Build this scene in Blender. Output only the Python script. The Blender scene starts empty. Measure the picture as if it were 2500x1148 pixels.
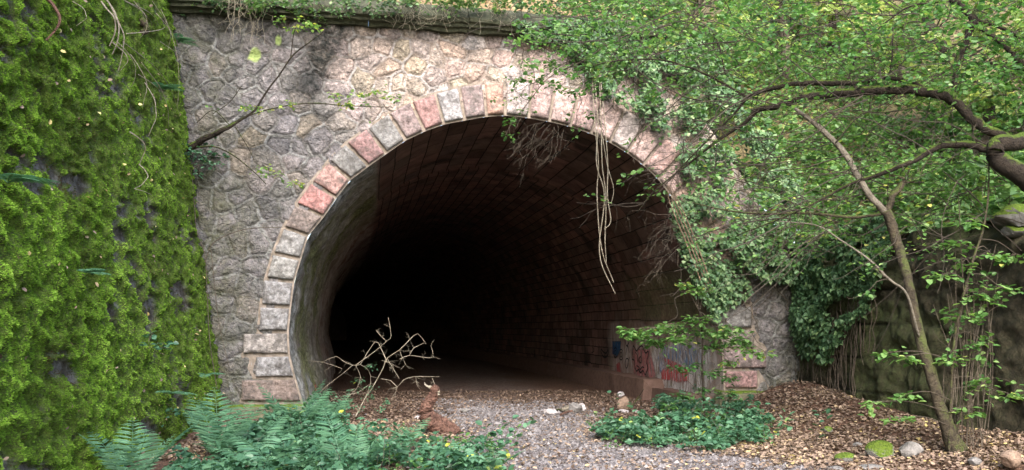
import bpy, math, random
import numpy as np
from mathutils import Vector
R = math.radians
rng = np.random.default_rng(7); random.seed(7)
scene = bpy.context.scene
col = scene.collection

# ------------------------------------------------------------------ camera
F = 1962.0; CX, CY = 1250.0, 574.0; HOR = 800.0; EYE = 1.6
PITCH = math.atan((HOR-CY)/F)
cam_d = bpy.data.cameras.new('camera'); cam = bpy.data.objects.new('camera', cam_d); col.objects.link(cam)
cam.location = (0,0,EYE); cam.rotation_euler = (math.pi/2+PITCH,0,0)
cam_d.sensor_width = 36; cam_d.lens = 36*F/2500; cam_d.clip_end = 2000; cam_d.clip_start = .05
scene.camera = cam
cp, sp = math.cos(PITCH), math.sin(PITCH)
def ray(px,py):
    a=(px-CX)/F; b=(CY-py)/F
    return np.array([a, cp-b*sp, sp+b*cp])
def at(px,py,Y):
    d=ray(px,py); return np.array([0,0,EYE])+d*(Y/d[1])
# ------------------------------------------------------------------ reference frames of the place
TH = R(11.5)
P0 = np.array([0.,14.5,0.]); RR = np.array([math.cos(TH),math.sin(TH),0]); BB = np.array([-math.sin(TH),math.cos(TH),0]); ZZ=np.array([0,0,1.])
def uw(px,py):
    d=ray(px,py); o=np.array([0,0,EYE]); t=((P0-o)@BB)/(d@BB); p=o+d*t
    return np.array([(p-P0)@RR, p[2]])
def FW(u,w,v=0.):      # v towards the viewer
    u=np.asarray(u,float); w=np.asarray(w,float); v=np.asarray(v,float)
    return P0+u[...,None]*RR+w[...,None]*ZZ-v[...,None]*BB
LW0=np.array([-4.8,13.6]); LWD=np.array([math.sin(R(9.)),-math.cos(R(9.))]); LWN=np.array([math.cos(R(9.)),math.sin(R(9.))])   # left wall foot line, going to the viewer
RW0=np.array([5.45,15.75]); RWD=np.array([1.25,-6.2]); RWD=RWD/np.linalg.norm(RWD); RWN=np.array([RWD[1],-RWD[0]])  # right wall; normal to the path
if RWN[0]>0: RWN=-RWN

# ------------------------------------------------------------------ noise
def _h(i,j,k,s):
    n=(i.astype(np.int64)*374761393+j.astype(np.int64)*668265263+k.astype(np.int64)*2147483647+s*1274126177)&0xffffffff
    n=((n^(n>>13))*1274126177)&0xffffffff
    n=((n^(n>>15))*2246822519)&0xffffffff
    return ((n^(n>>16))&0xffffff)/float(0xffffff)
def vn(x,y,z=0.,s=0):
    x=np.asarray(x,float);y=np.asarray(y,float);z=np.zeros_like(x)+z
    i=np.floor(x);j=np.floor(y);k=np.floor(z);fx=x-i;fy=y-j;fz=z-k
    fx=fx*fx*(3-2*fx);fy=fy*fy*(3-2*fy);fz=fz*fz*(3-2*fz);r=0
    for a in (0,1):
        for b in (0,1):
            for c in (0,1):
                r=r+_h(i+a,j+b,k+c,s)*(fx if a else 1-fx)*(fy if b else 1-fy)*(fz if c else 1-fz)
    return r
def fbm(x,y,z=0.,o=4,s=0):
    r=0;a=.5;t=0;f=1.
    for q in range(o):
        r=r+a*vn(np.asarray(x)*f,np.asarray(y)*f,np.asarray(z)*f,s+q*17);t+=a;a*=.5;f*=2.03
    return r/t
def sst(a,b,x): 
    t=np.clip((x-a)/(b-a),0,1); return t*t*(3-2*t)

# ------------------------------------------------------------------ mesh helpers
def attr(me,name,vals,typ='FLOAT'):
    a=me.attributes.new(name,typ,'POINT'); v=np.asarray(vals,np.float32)
    if typ=='FLOAT': a.data.foreach_set('value',v.ravel())
    elif typ=='FLOAT_COLOR':
        if v.shape[1]==3: v=np.concatenate([v,np.ones((len(v),1),np.float32)],1)
        a.data.foreach_set('color',v.ravel())
def mk(name,V,Fs,mat,parent=None,attrs=None,smooth=False):
    """V (n,3); Fs (m,4) or (m,3) arrays or a list of such arrays"""
    V=np.asarray(V,np.float32).reshape(-1,3)
    if isinstance(Fs,np.ndarray): Fs=[Fs]
    Fs=[f for f in Fs if len(f)]
    tot=np.concatenate([np.full(len(f),f.shape[1]) for f in Fs]).astype(np.int32)
    idx=np.concatenate([f.ravel() for f in Fs]).astype(np.int32)
    me=bpy.data.meshes.new(name); me.vertices.add(len(V)); me.vertices.foreach_set('co',V.ravel())
    me.loops.add(len(idx)); me.loops.foreach_set('vertex_index',idx)
    me.polygons.add(len(tot)); st=np.zeros(len(tot),np.int32); st[1:]=np.cumsum(tot)[:-1]
    me.polygons.foreach_set('loop_start',st); me.polygons.foreach_set('loop_total',tot)
    me.polygons.foreach_set('use_smooth',np.full(len(tot),bool(smooth)))
    me.update(calc_edges=True); me.validate()
    for k,(v,t) in (attrs or {}).items(): attr(me,k,v,t)
    if mat: me.materials.append(mat)
    o=bpy.data.objects.new(name,me); col.objects.link(o)
    if parent: o.parent=parent
    return o
def tag(o,label=None,cat=None,group=None,kind=None):
    if label: o['label']=label
    if cat: o['category']=cat
    if group: o['group']=group
    if kind: o['kind']=kind
    return o
def empty(name,loc,label,cat,group=None):
    o=bpy.data.objects.new(name,None); o.empty_display_size=.2; col.objects.link(o); o.location=tuple(loc)
    return tag(o,label,cat,group)
def settle(root):
    """children were built in world space: shift their mesh data so that the empty sits at the base"""
    L=np.array(root.location)
    for c in root.children:
        me=c.data; n=len(me.vertices); a=np.empty(n*3,np.float32); me.vertices.foreach_get('co',a)
        a=a.reshape(-1,3)-L; me.vertices.foreach_set('co',a.ravel().astype(np.float32)); me.update()
def gridf(nx,ny,mask=None):
    i,j=np.meshgrid(np.arange(nx-1),np.arange(ny-1),indexing='ij')
    a=(i*ny+j); f=np.stack([a,a+ny,a+ny+1,a+1],-1)
    if mask is not None: return f[mask].reshape(-1,4)
    return f.reshape(-1,4)
class Acc:
    def __init__(s): s.V=[];s.Q=[];s.T=[];s.n=0;s.a=[];s.c=[]
    def add(s,V,Q=None,T=None,var=None,colr=None):
        V=np.asarray(V,float); 
        if Q is not None and len(Q): s.Q.append(np.asarray(Q)+s.n)
        if T is not None and len(T): s.T.append(np.asarray(T)+s.n)
        s.V.append(V); s.a.append(np.broadcast_to(np.asarray(.5 if var is None else var,float),(len(V),)).copy())
        s.c.append(np.broadcast_to(np.asarray((.5,.5,.5) if colr is None else colr,float),(len(V),3)).copy()); s.n+=len(V)
    def make(s,name,mat,parent=None,smooth=False,colr=False):
        if not s.V: return None
        Fs=[]
        if s.Q: Fs.append(np.concatenate(s.Q))
        if s.T: Fs.append(np.concatenate(s.T))
        at_={'var':(np.concatenate(s.a),'FLOAT')}
        if colr: at_['col']=(np.concatenate(s.c),'FLOAT_COLOR')
        return mk(name,np.concatenate(s.V),Fs,mat,parent,at_,smooth)
def crm(P,n=6):
    """Catmull-Rom through points (rows may carry a radius)"""
    P=np.asarray(P,float); Q=np.vstack([2*P[0]-P[1],P,2*P[-1]-P[-2]]); out=[]
    for i in range(1,len(Q)-2):
        for t in np.linspace(0,1,n,endpoint=False):
            a,b,c,d=Q[i-1],Q[i],Q[i+1],Q[i+2]
            out.append(.5*((2*b)+(-a+c)*t+(2*a-5*b+4*c-d)*t*t+(-a+3*b-3*c+d)*t**3))
    out.append(P[-1]); return np.array(out)
def tube(acc,P,r,seg=6,rough=0.,var=None):
    P=np.asarray(P,float); n=len(P); r=np.broadcast_to(np.asarray(r,float),(n,))
    T=np.gradient(P,axis=0); T/=np.linalg.norm(T,axis=1,keepdims=True)+1e-9
    ref=np.array([0,0,1.]) if abs(T[:,2]).mean()<.8 else np.array([1.,0,0])
    A=np.cross(T,ref); A/=np.linalg.norm(A,axis=1,keepdims=True)+1e-9; B=np.cross(T,A)
    th=np.linspace(0,2*np.pi,seg,endpoint=False)
    rad=r[:,None]*np.ones(seg)
    if rough: rad=rad*(1+rough*(rng.random((n,seg))-.5)*2)
    V=P[:,None,:]+(np.cos(th)[None,:,None]*A[:,None,:]+np.sin(th)[None,:,None]*B[:,None,:])*rad[...,None]
    V=V.reshape(-1,3); i,j=np.meshgrid(np.arange(n-1),np.arange(seg),indexing='ij'); j2=(j+1)%seg
    Q=np.stack([i*seg+j,i*seg+j2,(i+1)*seg+j2,(i+1)*seg+j],-1).reshape(-1,4)
    Tt=[]; 
    V=np.vstack([V,P[0],P[-1]]); a=n*seg
    Tt=[[a,(k+1)%seg,k] for k in range(seg)]+[[a+1,(n-1)*seg+k,(n-1)*seg+(k+1)%seg] for k in range(seg)]
    acc.add(V,Q,np.array(Tt),var)
# leaf templates: x side, y along, z fold ; two quads folded at the midrib
T_OVAL=np.array([[0,0,0],[-.36,.28,.07],[-.3,.72,.05],[0,1,-.06],[.3,.72,.05],[.36,.28,.07]])
T_IVY =np.array([[0,.05,0],[-.52,.2,.05],[-.3,.55,.03],[0,1,-.05],[.3,.55,.03],[.52,.2,.05]])
T_BRM=np.array([[0,0,0],[-.42,.3,.09],[-.24,.68,.06],[0,1.05,-.1],[.24,.68,.06],[.42,.3,.09]])
T_THIN=np.array([[0,0,0],[-.14,.3,.04],[-.12,.65,.04],[0,1,-.05],[.12,.65,.04],[.14,.3,.04]])
LQ=np.array([[0,1,2,3],[0,3,4,5]])
def leaves(acc,P,D,N,S,var,tmpl=T_OVAL):
    P=np.asarray(P,float).reshape(-1,3);n=len(P)
    if n==0: return
    D=np.asarray(D,float)+np.zeros((n,3)); D=D/(np.linalg.norm(D,axis=1,keepdims=True)+1e-9)
    N=np.asarray(N,float)+np.zeros((n,3)); X=np.cross(D,N); X/=np.linalg.norm(X,axis=1,keepdims=True)+1e-9; N=np.cross(X,D)
    S=np.asarray(S,float)+np.zeros(n)
    V=P[:,None,:]+S[:,None,None]*(tmpl[None,:,0,None]*X[:,None,:]+tmpl[None,:,1,None]*D[:,None,:]+tmpl[None,:,2,None]*N[:,None,:]*1.3)
    Q=(LQ[None]+ (np.arange(n)*6)[:,None,None]).reshape(-1,4)
    acc.add(V.reshape(-1,3),Q,None,np.repeat(np.asarray(var,float)+np.zeros(n),6))
def rv(n,s=1.): return rng.normal(0,s,(n,3))

# ------------------------------------------------------------------ materials
def nt(name):
    m=bpy.data.materials.new(name); m.use_nodes=True; t=m.node_tree; t.nodes.clear()
    o=t.nodes.new('ShaderNodeOutputMaterial'); b=t.nodes.new('ShaderNodeBsdfPrincipled'); t.links.new(b.outputs[0],o.inputs[0])
    b.inputs['Roughness'].default_value=.9
    try: b.inputs['Specular IOR Level'].default_value=.25
    except: pass
    return m,t,b,o
class NB:
    def __init__(s,t): s.t=t
    def n(s,typ,**k):
        x=s.t.nodes.new(typ)
        for a,v in k.items(): setattr(x,a,v)
        return x
    def l(s,a,b): s.t.links.new(a,b)
    def att(s,name,c=False):
        x=s.n('ShaderNodeAttribute',attribute_name=name); return x.outputs['Color'] if c else x.outputs['Fac']
    def pos(s): return s.n('ShaderNodeNewGeometry').outputs['Position']
    def noise(s,scale,detail=5,rough=.6,vec=None,dist=0.,out=0):
        x=s.n('ShaderNodeTexNoise'); x.inputs['Scale'].default_value=scale; x.inputs['Detail'].default_value=detail
        x.inputs['Roughness'].default_value=rough; x.inputs['Distortion'].default_value=dist
        s.l(vec if vec is not None else s.pos(),x.inputs['Vector']); return x.outputs[out]
    def ramp(s,fac,stops,interp='LINEAR'):
        x=s.n('ShaderNodeValToRGB'); e=x.color_ramp.elements; x.color_ramp.interpolation=interp
        while len(e)>1: e.remove(e[-1])
        e[0].position=stops[0][0]; e[0].color=c4(stops[0][1])
        for p,c in stops[1:]: q=e.new(p); q.color=c4(c)
        s.l(fac,x.inputs[0]); return x.outputs[0]
    def mix(s,fac,a,b,mode='MIX'):
        x=s.n('ShaderNodeMix',data_type='RGBA',blend_type=mode); 
        for i,v in ((0,fac),(6,a),(7,b)):
            if hasattr(v,'is_linked') or hasattr(v,'links'): s.l(v,x.inputs[i])
            elif i==0: x.inputs[0].default_value=v
            else: x.inputs[i].default_value=c4(v)
        return x.outputs[2]
    def math(s,op,a,b=0.,c=None):
        x=s.n('ShaderNodeMath',operation=op)
        for i,v in enumerate((a,b) if c is None else (a,b,c)):
            if hasattr(v,'links'): s.l(v,x.inputs[i])
            else: x.inputs[i].default_value=v
        return x.outputs[0]
    def maprange(s,v,a,b,c=0.,d=1.):
        x=s.n('ShaderNodeMapRange'); s.l(v,x.inputs[0]); 
        for i,q in enumerate((a,b,c,d)): x.inputs[i+1].default_value=q
        return x.outputs[0]
    def bump(s,h,strength,dist,b):
        x=s.n('ShaderNodeBump'); x.inputs['Strength'].default_value=strength; x.inputs['Distance'].default_value=dist
        s.l(h,x.inputs['Height']); s.l(x.outputs[0],b.inputs['Normal']); return x
def c4(c):
    if isinstance(c,(int,float)): return (c,c,c,1)
    return tuple(c)+((1,) if len(c)==3 else ())

def mat_leaf(name,stops,rough=.45,trans=.35,spec=.35):
    m,t,b,o=nt(name); N=NB(t)
    c=N.ramp(N.att('var'),stops)
    c2=N.mix(N.maprange(N.noise(9.,3),.35,.7,0.,.5),c,(.75,.75,.6),'MULTIPLY')
    N.l(c2,b.inputs['Base Color']); b.inputs['Roughness'].default_value=rough; b.inputs['Specular IOR Level'].default_value=spec
    tr=N.n('ShaderNodeBsdfTranslucent'); N.l(N.mix(1.,c2,(1.25,1.35,.7),'MULTIPLY'),tr.inputs[0])
    mx=N.n('ShaderNodeMixShader'); mx.inputs[0].default_value=trans; N.l(b.outputs[0],mx.inputs[1]); N.l(tr.outputs[0],mx.inputs[2]); N.l(mx.outputs[0],o.inputs[0])
    return m
def mat_bark(name,c1,c2,moss=0.,mosscol=(.07,.11,.015)):
    m,t,b,o=nt(name); N=NB(t)
    c=N.ramp(N.noise(14.,6,.65),[(.3,c1),(.7,c2)])
    if moss:
        g=N.n('ShaderNodeNewGeometry'); sx=N.n('ShaderNodeSeparateXYZ'); N.l(g.outputs['Normal'],sx.inputs[0])
        f=N.math('ADD',sx.outputs[2],N.math('MULTIPLY',N.noise(7.,8,.75),2.6)); f=N.maprange(f,1.95-moss,2.3-moss)
        c=N.mix(f,c,mosscol)
    N.l(c,b.inputs['Base Color']); N.bump(N.math('ADD',N.noise(45.,5,.7),N.noise(12.,5,.7)),1.,.04,b); return m
LEAF_CANOPY=mat_leaf('canopy_leaf',[(0,(.04,.10,.035)),(.45,(.10,.22,.065)),(.75,(.19,.33,.11)),(.93,(.31,.45,.17)),(1,(.5,.5,.14))],.4,.45)
LEAF_IVY=mat_leaf('ivy_leaf',[(0,(.03,.07,.03)),(.45,(.095,.18,.085)),(.8,(.2,.31,.14)),(1,(.34,.42,.22))],.45,.25,.3)
LEAF_HILL=mat_leaf('bank_leaf',[(0,(.06,.13,.05)),(.5,(.13,.25,.08)),(.85,(.22,.34,.10)),(1,(.46,.43,.12))],.4,.35,.4)
LEAF_BRAMBLE=mat_leaf('bramble_leaf',[(0,(.03,.085,.05)),(.5,(.072,.175,.10)),(.9,(.14,.28,.165)),(.97,(.22,.36,.12)),(1,(.5,.52,.08))],.42,.32,.4)
LEAF_FERN=mat_leaf('fern_leaf',[(0,(.06,.16,.10)),(1,(.15,.31,.18))],.55,.3,.3)
LEAF_FAR=mat_leaf('far_leaf',[(0,(.12,.2,.06)),(.4,(.26,.37,.13)),(.78,(.46,.52,.24)),(1,(.72,.64,.34))],.6,.5,.2)
LEAF_DEAD=mat_leaf('fallen_leaf',[(0,(.06,.042,.035)),(.35,(.155,.108,.085)),(.6,(.245,.18,.142)),(.82,(.37,.275,.2)),(.95,(.58,.46,.18)),(1,(.65,.58,.25))],.7,.1,.2)
BARK_DARK=mat_bark('dark_bark',(.012,.009,.007),(.045,.034,.024),.35)
BARK_MOSSY=mat_bark('mossy_bark',(.022,.018,.013),(.10,.08,.052),.6,(.07,.085,.025))
BARK_PALE=mat_bark('pale_bark',(.10,.085,.065),(.24,.21,.165))
BARK_TWIG=mat_bark('twig_bark',(.06,.048,.036),(.16,.13,.10))
BARK_VINE=mat_bark('pale_vine_bark',(.16,.13,.09),(.46,.41,.32))
BARK_ROT=mat_bark('rotten_wood',(.05,.026,.02),(.21,.115,.085))
BARK_IVY=mat_bark('ivy_stem_bark',(.10,.065,.04),(.40,.29,.2))

def mat_facade():
    m,t,b,o=nt('rubble_masonry'); N=NB(t)
    cell=N.att('cell'); edge=N.att('edge'); warm=N.att('warm')
    cool=N.ramp(cell,[(0,(.14,.136,.142)),(.25,(.18,.172,.18)),(.5,(.205,.193,.2)),(.75,(.16,.157,.158)),(.96,(.195,.18,.168)),(1,(.22,.19,.145))])
    wrm=N.ramp(cell,[(0,(.28,.235,.22)),(.22,(.38,.32,.29)),(.4,(.41,.345,.28)),(.55,(.42,.32,.29)),(.7,(.48,.44,.42)),(.85,(.41,.345,.26)),(1,(.37,.27,.235))])
    c=N.mix(warm,cool,wrm)
    n1=N.noise(3.2,8,.7); n2=N.noise(16.,8,.75)
    c=N.mix(1.,c,N.ramp(n1,[(.32,(.5,.52,.54)),(.5,(1,.98,.97)),(.66,(1.5,1.45,1.43))]),'MULTIPLY')
    c=N.mix(1.,c,N.ramp(n2,[(.34,(.32,.32,.33)),(.45,(.85,.85,.85)),(.55,(1.05,1.05,1.05)),(.66,(1.8,1.78,1.8))]),'MULTIPLY')
    mort=N.mix(warm,(.31,.31,.305),(.52,.485,.47))
    mort=N.mix(N.maprange(N.noise(2.2,4),.4,.6),mort,N.mix(warm,(.10,.095,.09),(.3,.24,.2)))
    fe=N.maprange(N.math('ADD',edge,N.math('MULTIPLY',N.math('SUBTRACT',N.noise(12.,5,.7),.5),.04)),.014,.03,1.,0.)
    dk=N.math('SUBTRACT',N.maprange(edge,.045,.06,1.,0.),N.maprange(edge,.018,.03,1.,0.))
    c=N.mix(N.math('MULTIPLY',dk,N.maprange(N.noise(4.,4),.4,.6,.0,.35)),c,(.07,.066,.062))
    c=N.mix(N.math('MULTIPLY',fe,N.maprange(N.noise(7.,4),.3,.5,.4,.95)),c,mort)
    # moss; dark stain, plus darker wall top and left corner
    c=N.mix(N.math('MULTIPLY',N.att('moss'),N.maprange(N.noise(4.,8,.75),.38,.62,0.,1.)),c,(.075,.082,.03))
    c=N.mix(N.math('MULTIPLY',N.att('dark_tone'),N.maprange(N.noise(5.,6,.7),.3,.6,.3,1.)),c,(.03,.032,.03))
    c=N.mix(N.att('lichen'),c,(.38,.48,.17))
    N.l(c,b.inputs['Base Color']); b.inputs['Roughness'].default_value=.93
    bh=N.math('ADD',N.math('MULTIPLY',N.noise(8.,12,.75),.9),N.math('MULTIPLY',N.noise(55.,8,.75),.3))
    vo=N.n('ShaderNodeTexVoronoi'); vo.inputs['Scale'].default_value=11; vo.inputs['Detail'].default_value=2; dv_=N.n('ShaderNodeVectorMath',operation='MULTIPLY_ADD'); N.l(N.noise(6.,4,.6,out=1),dv_.inputs[0]); dv_.inputs[1].default_value=(.22,.22,.22); N.l(N.pos(),dv_.inputs[2]); N.l(dv_.outputs[0],vo.inputs['Vector'])
    bh=N.math('ADD',bh,N.math('MULTIPLY',vo.outputs['Distance'],.8))
    N.bump(bh,1.,.06,b); return m
def mat_block():
    m,t,b,o=nt('dressed_sandstone'); N=NB(t)
    c=N.att('col',True)
    n=N.noise(17.,8,.72); c=N.mix(1.,c,N.ramp(n,[(.32,(.35,.34,.34)),(.5,(.95,.95,.95)),(.66,(1.5,1.5,1.52))]),'MULTIPLY')
    c=N.mix(N.math('MULTIPLY',N.maprange(N.noise(5.,6,.7),.47,.62),.75),c,(.11,.10,.092))
    c=N.mix(1.,c,N.ramp(N.noise(.9,4,.6),[(.35,(.62,.62,.62)),(.6,(1.,1.,1.))]),'MULTIPLY')
    N.l(c,b.inputs['Base Color']); N.bump(N.math('ADD',N.noise(14.,9,.7,dist=.8),N.math('MULTIPLY',N.noise(60.,5,.7),.25)),1.,.05,b); return m
def mat_mortar():
    m,t,b,o=nt('old_mortar'); N=NB(t)
    N.l(N.ramp(N.noise(8.,6,.7),[(.3,(.10,.085,.065)),(.55,(.24,.2,.165)),(.75,(.34,.29,.25))]),b.inputs['Base Color'])
    N.bump(N.noise(40.,6,.7),.7,.02,b); return m
def mat_lining():
    m,t,b,o=nt('tunnel_lining_masonry'); N=NB(t)
    uv=N.n('ShaderNodeUVMap',uv_map='UVMap').outputs[0]
    dn=N.n('ShaderNodeVectorMath',operation='MULTIPLY_ADD'); N.l(N.noise(1.3,3,.6,out=1),dn.inputs[0]); dn.inputs[1].default_value=(.07,.05,0); N.l(uv,dn.inputs[2])
    def brick(w,h,mor):
        x=N.n('ShaderNodeTexBrick'); x.offset=.5; x.inputs['Scale'].default_value=1; x.inputs['Brick Width'].default_value=w; x.inputs['Row Height'].default_value=h
        x.inputs['Mortar Size'].default_value=mor; x.inputs['Mortar Smooth'].default_value=.4; x.inputs['Bias'].default_value=0
        x.inputs['Color1'].default_value=(0,0,0,1); x.inputs['Color2'].default_value=(1,1,1,1); x.inputs['Mortar'].default_value=(.5,.5,.5,1)
        N.l(dn.outputs[0],x.inputs['Vector']); return x
    b1=brick(.95,.36,.014); b2=brick(.56,.25,.014)
    z=N.att('zone')
    col_=N.mix(z,b1.outputs['Color'],b2.outputs['Color']); mor=N.mix(z,b1.outputs['Fac'],b2.outputs['Fac'])
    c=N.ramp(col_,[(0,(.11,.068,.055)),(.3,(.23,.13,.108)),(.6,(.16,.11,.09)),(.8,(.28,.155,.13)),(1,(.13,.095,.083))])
    c=N.mix(1.,c,N.ramp(N.noise(2.,8,.7),[(.3,(.5,.5,.5)),(.6,(1.2,1.2,1.2))]),'MULTIPLY')
    c=N.mix(N.maprange(N.noise(1.1,4,.6),.58,.66,0.,.75),c,(.03,.026,.022))
    c=N.mix(mor,c,(.012,.009,.008))
    # render on the side walls, streaked by water
    mp=N.n('ShaderNodeMapping'); mp.inputs['Scale'].default_value=(1,1,.16); N.l(N.pos(),mp.inputs[0])
    st=N.noise(9.,6,.65,vec=mp.outputs[0])
    pl=N.ramp(st,[(.25,(.18,.13,.11)),(.42,(.35,.28,.245)),(.55,(.47,.40,.365)),(.7,(.62,.57,.55)),(.85,(.7,.66,.64))])
    pl=N.mix(N.maprange(N.noise(.9,4),.48,.62,0.,.8),pl,(.19,.10,.08))
    c=N.mix(N.att('plaster'),c,pl)
    g=N.ramp(N.noise(12.,6,.75),[(.35,(.05,.05,.028)),(.5,(.14,.15,.06)),(.62,(.27,.28,.13)),(.8,(.4,.42,.24))])
    c=N.mix(N.att('moss'),c,g)
    c=N.mix(N.att('grey'),c,N.mix(1.,N.ramp(N.noise(3.,6,.7),[(.35,(.55,.55,.52)),(.6,(1.15,1.15,1.15))]),N.ramp(N.noise(7.,10,.8),[(.38,(.08,.08,.06)),(.48,(.26,.26,.24)),(.54,(.36,.36,.35)),(.62,(.62,.62,.63))]),'MULTIPLY'))
    N.l(c,b.inputs['Base Color'])
    h=N.math('ADD',N.math('MULTIPLY',mor,N.math('SUBTRACT',0.,N.math('SUBTRACT',1.,N.att('plaster')))),N.math('MULTIPLY',N.noise(9.,10,.82),1.5))
    N.bump(h,1.,.05,b); return m
def mat_mosswall():
    m,t,b,o=nt('mossy_rock_face'); N=NB(t)
    rock=N.ramp(N.noise(5.,8,.7),[(.3,(.035,.032,.026)),(.48,(.10,.088,.072)),(.6,(.22,.21,.2)),(.75,(.38,.39,.39))])
    mo=N.ramp(N.noise(16.,10,.8),[(.3,(.05,.045,.02)),(.42,(.06,.085,.012)),(.55,(.13,.21,.022)),(.7,(.25,.38,.04))])
    c=N.mix(N.att('var'),rock,mo); N.l(c,b.inputs['Base Color'])
    N.bump(N.noise(50.,8,.8),1.,.05,b); b.inputs['Roughness'].default_value=1.; return m
MOSS=mat_leaf('moss_tuft',[(0,(.12,.08,.045)),(.16,(.07,.08,.03)),(.42,(.12,.205,.035)),(.72,(.21,.37,.05)),(1,(.38,.56,.11))],.9,.45,.05)
def mat_ashlar():
    m,t,b,o=nt('dark_ashlar'); N=NB(t)
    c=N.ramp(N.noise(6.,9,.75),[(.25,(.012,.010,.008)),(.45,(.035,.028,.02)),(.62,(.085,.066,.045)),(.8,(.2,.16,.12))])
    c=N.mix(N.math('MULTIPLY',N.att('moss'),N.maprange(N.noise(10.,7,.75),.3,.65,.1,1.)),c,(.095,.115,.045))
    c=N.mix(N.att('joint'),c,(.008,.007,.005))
    N.l(c,b.inputs['Base Color']); N.bump(N.noise(13.,9,.75,dist=1.2),1.,.09,b); return m
def mat_ground():
    m,t,b,o=nt('forest_floor'); N=NB(t)
    lit=N.ramp(N.noise(22.,8,.75),[(.25,(.028,.018,.012)),(.45,(.085,.048,.032)),(.6,(.16,.09,.06)),(.78,(.27,.17,.10))])
    v=N.n('ShaderNodeTexVoronoi'); v.inputs['Scale'].default_value=22; N.l(N.pos(),v.inputs['Vector'])
    gr=N.mix(1.,N.ramp(N.n('ShaderNodeSeparateColor').outputs[0],[(0,(1,1,1)),(1,(1,1,1))]),(1,1,1))
    s=N.n('ShaderNodeSeparateColor'); N.l(v.outputs['Color'],s.inputs[0])
    gr=N.ramp(s.outputs[0],[(0,(.06,.055,.058)),(.4,(.13,.12,.125)),(.75,(.21,.2,.205)),(1,(.32,.3,.29))])
    f=N.math('MULTIPLY',N.att('gravel'),N.maprange(N.noise(2.5,6,.7),.3,.55,.25,1.))
    c=N.mix(f,lit,gr); N.l(c,b.inputs['Base Color'])
    N.bump(N.math('ADD',v.outputs['Distance'],N.noise(40.,6,.7)),1.,.04,b); return m
def mat_bank():
    m,t,b,o=nt('ochre_bank_soil'); N=NB(t)
    c=N.ramp(N.noise(7.,9,.78),[(.25,(.08,.05,.025)),(.42,(.24,.16,.08)),(.55,(.42,.30,.16)),(.72,(.60,.45,.26))])
    c=N.mix(N.maprange(N.noise(1.7,6,.7),.52,.66,0.,.8),c,(.16,.17,.045))
    c=N.mix(N.att('green'),c,N.ramp(N.noise(8.,8,.75),[(.3,(.03,.03,.018)),(.5,(.08,.08,.035)),(.7,(.17,.17,.07))]))
    N.l(c,b.inputs['Base Color']); N.bump(N.noise(18.,8,.75),1.,.12,b); return m
def mat_stone(name,c1,c2,moss=0.):
    m,t,b,o=nt(name); N=NB(t); c=N.ramp(N.noise(9.,8,.7),[(.3,c1),(.7,c2)])
    if moss:
        g=N.n('ShaderNodeNewGeometry'); sx=N.n('ShaderNodeSeparateXYZ'); N.l(g.outputs['Normal'],sx.inputs[0])
        c=N.mix(N.maprange(N.math('ADD',sx.outputs[2],N.noise(6.,5)),1.1-moss,1.3-moss),c,N.ramp(N.noise(40.,5,.7),[(.3,(.03,.05,.006)),(.7,(.12,.18,.02))]))
    N.l(c,b.inputs['Base Color']); N.bump(N.noise(24.,8,.7),1.,.03,b); return m
M_FAC=mat_facade(); M_BLK=mat_block(); M_MOR=mat_mortar(); M_LIN=mat_lining(); M_MW=mat_mosswall(); M_ASH=mat_ashlar(); M_GR=mat_ground(); M_BANK=mat_bank()
M_CORN=mat_stone('mossy_cornice_stone',(.022,.024,.015),(.085,.088,.055),.0)
M_PLINTH=mat_stone('mossy_plinth_stone',(.07,.07,.045),(.2,.19,.12),.25)
M_ROCK=mat_stone('grey_rock',(.08,.075,.07),(.27,.255,.245)); M_ROCKW=mat_stone('pale_rock',(.22,.2,.2),(.5,.46,.46)); M_ROCKM=mat_stone('mossy_rock',(.06,.06,.052),(.2,.19,.18),.55)
M_ROCKB=mat_stone('sandstone_rock',(.14,.095,.07),(.32,.23,.17)); M_PEB=mat_stone('gravel_pebble',(.10,.095,.10),(.3,.285,.29))

# ------------------------------------------------------------------ ground
def gz(x,y):
    x=np.asarray(x,float); y=np.asarray(y,float)
    z=.05*(fbm(x*.7,y*.7,0,3,5)-.5)+.03*(fbm(x*3,y*3,0,2,9)-.5)
    dr=((x-RW0[0])*RWN[0]+(y-RW0[1])*RWN[1])           # distance from the right wall, towards the path
    dl=((x-LW0[0])*LWN[0]+(y-LW0[1])*LWN[1])
    near=1-sst(15.2,16.2,y)
    z=z+(.24+.2*fbm(x*2,y*2,0,3,7))*np.exp(-(((x-5.3)/1.0)**2+((y-14.7)/1.6)**2))+.24*(1-sst(0.,2.2,dr))*near+.06*(fbm(x*1.8,y*1.8,0,3,6)-.5)*near
    z=z+.16*(1-sst(0.,1.5,dl))*near
    return z
def G(px,py,dz=0.):
    d=ray(px,py); z=0.
    for _ in range(6):
        t=(z-EYE)/d[2]; p=np.array([0,0,EYE])+d*t; z=float(gz(p[0],p[1]))+dz
    return p
def gravelmask(x,y):
    c=np.where(y<12.5,.3+.34*(12.5-y),.3-.12*(y-12.5)); hw=np.where(y<12.5,1.25+.25*(12.5-y),1.3)
    return (1-sst(hw-.5,hw+.7,abs(x-c)+1.1*(fbm(x*1.1,y*1.1,0,4,2)-.5)))*(1-.6*sst(15.5,18.5,y))
xs=np.concatenate([[-300,-60,-20,-12],np.linspace(-8,9,300),[13,24,60,300]]); ys=np.concatenate([[-300,-60,-15,0,4],np.linspace(6,34,420),[50,90,300]])
X,Y=np.meshgrid(xs,ys,indexing='ij'); Zg=gz(X,Y)
gv=gravelmask(X,Y)
gv=np.maximum(gv*.9,0)
mk('ground',np.stack([X,Y,Zg],-1),gridf(len(xs),len(ys)),M_GR,None,{'gravel':(gv.ravel(),'FLOAT')},True)['kind']='structure'

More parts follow.
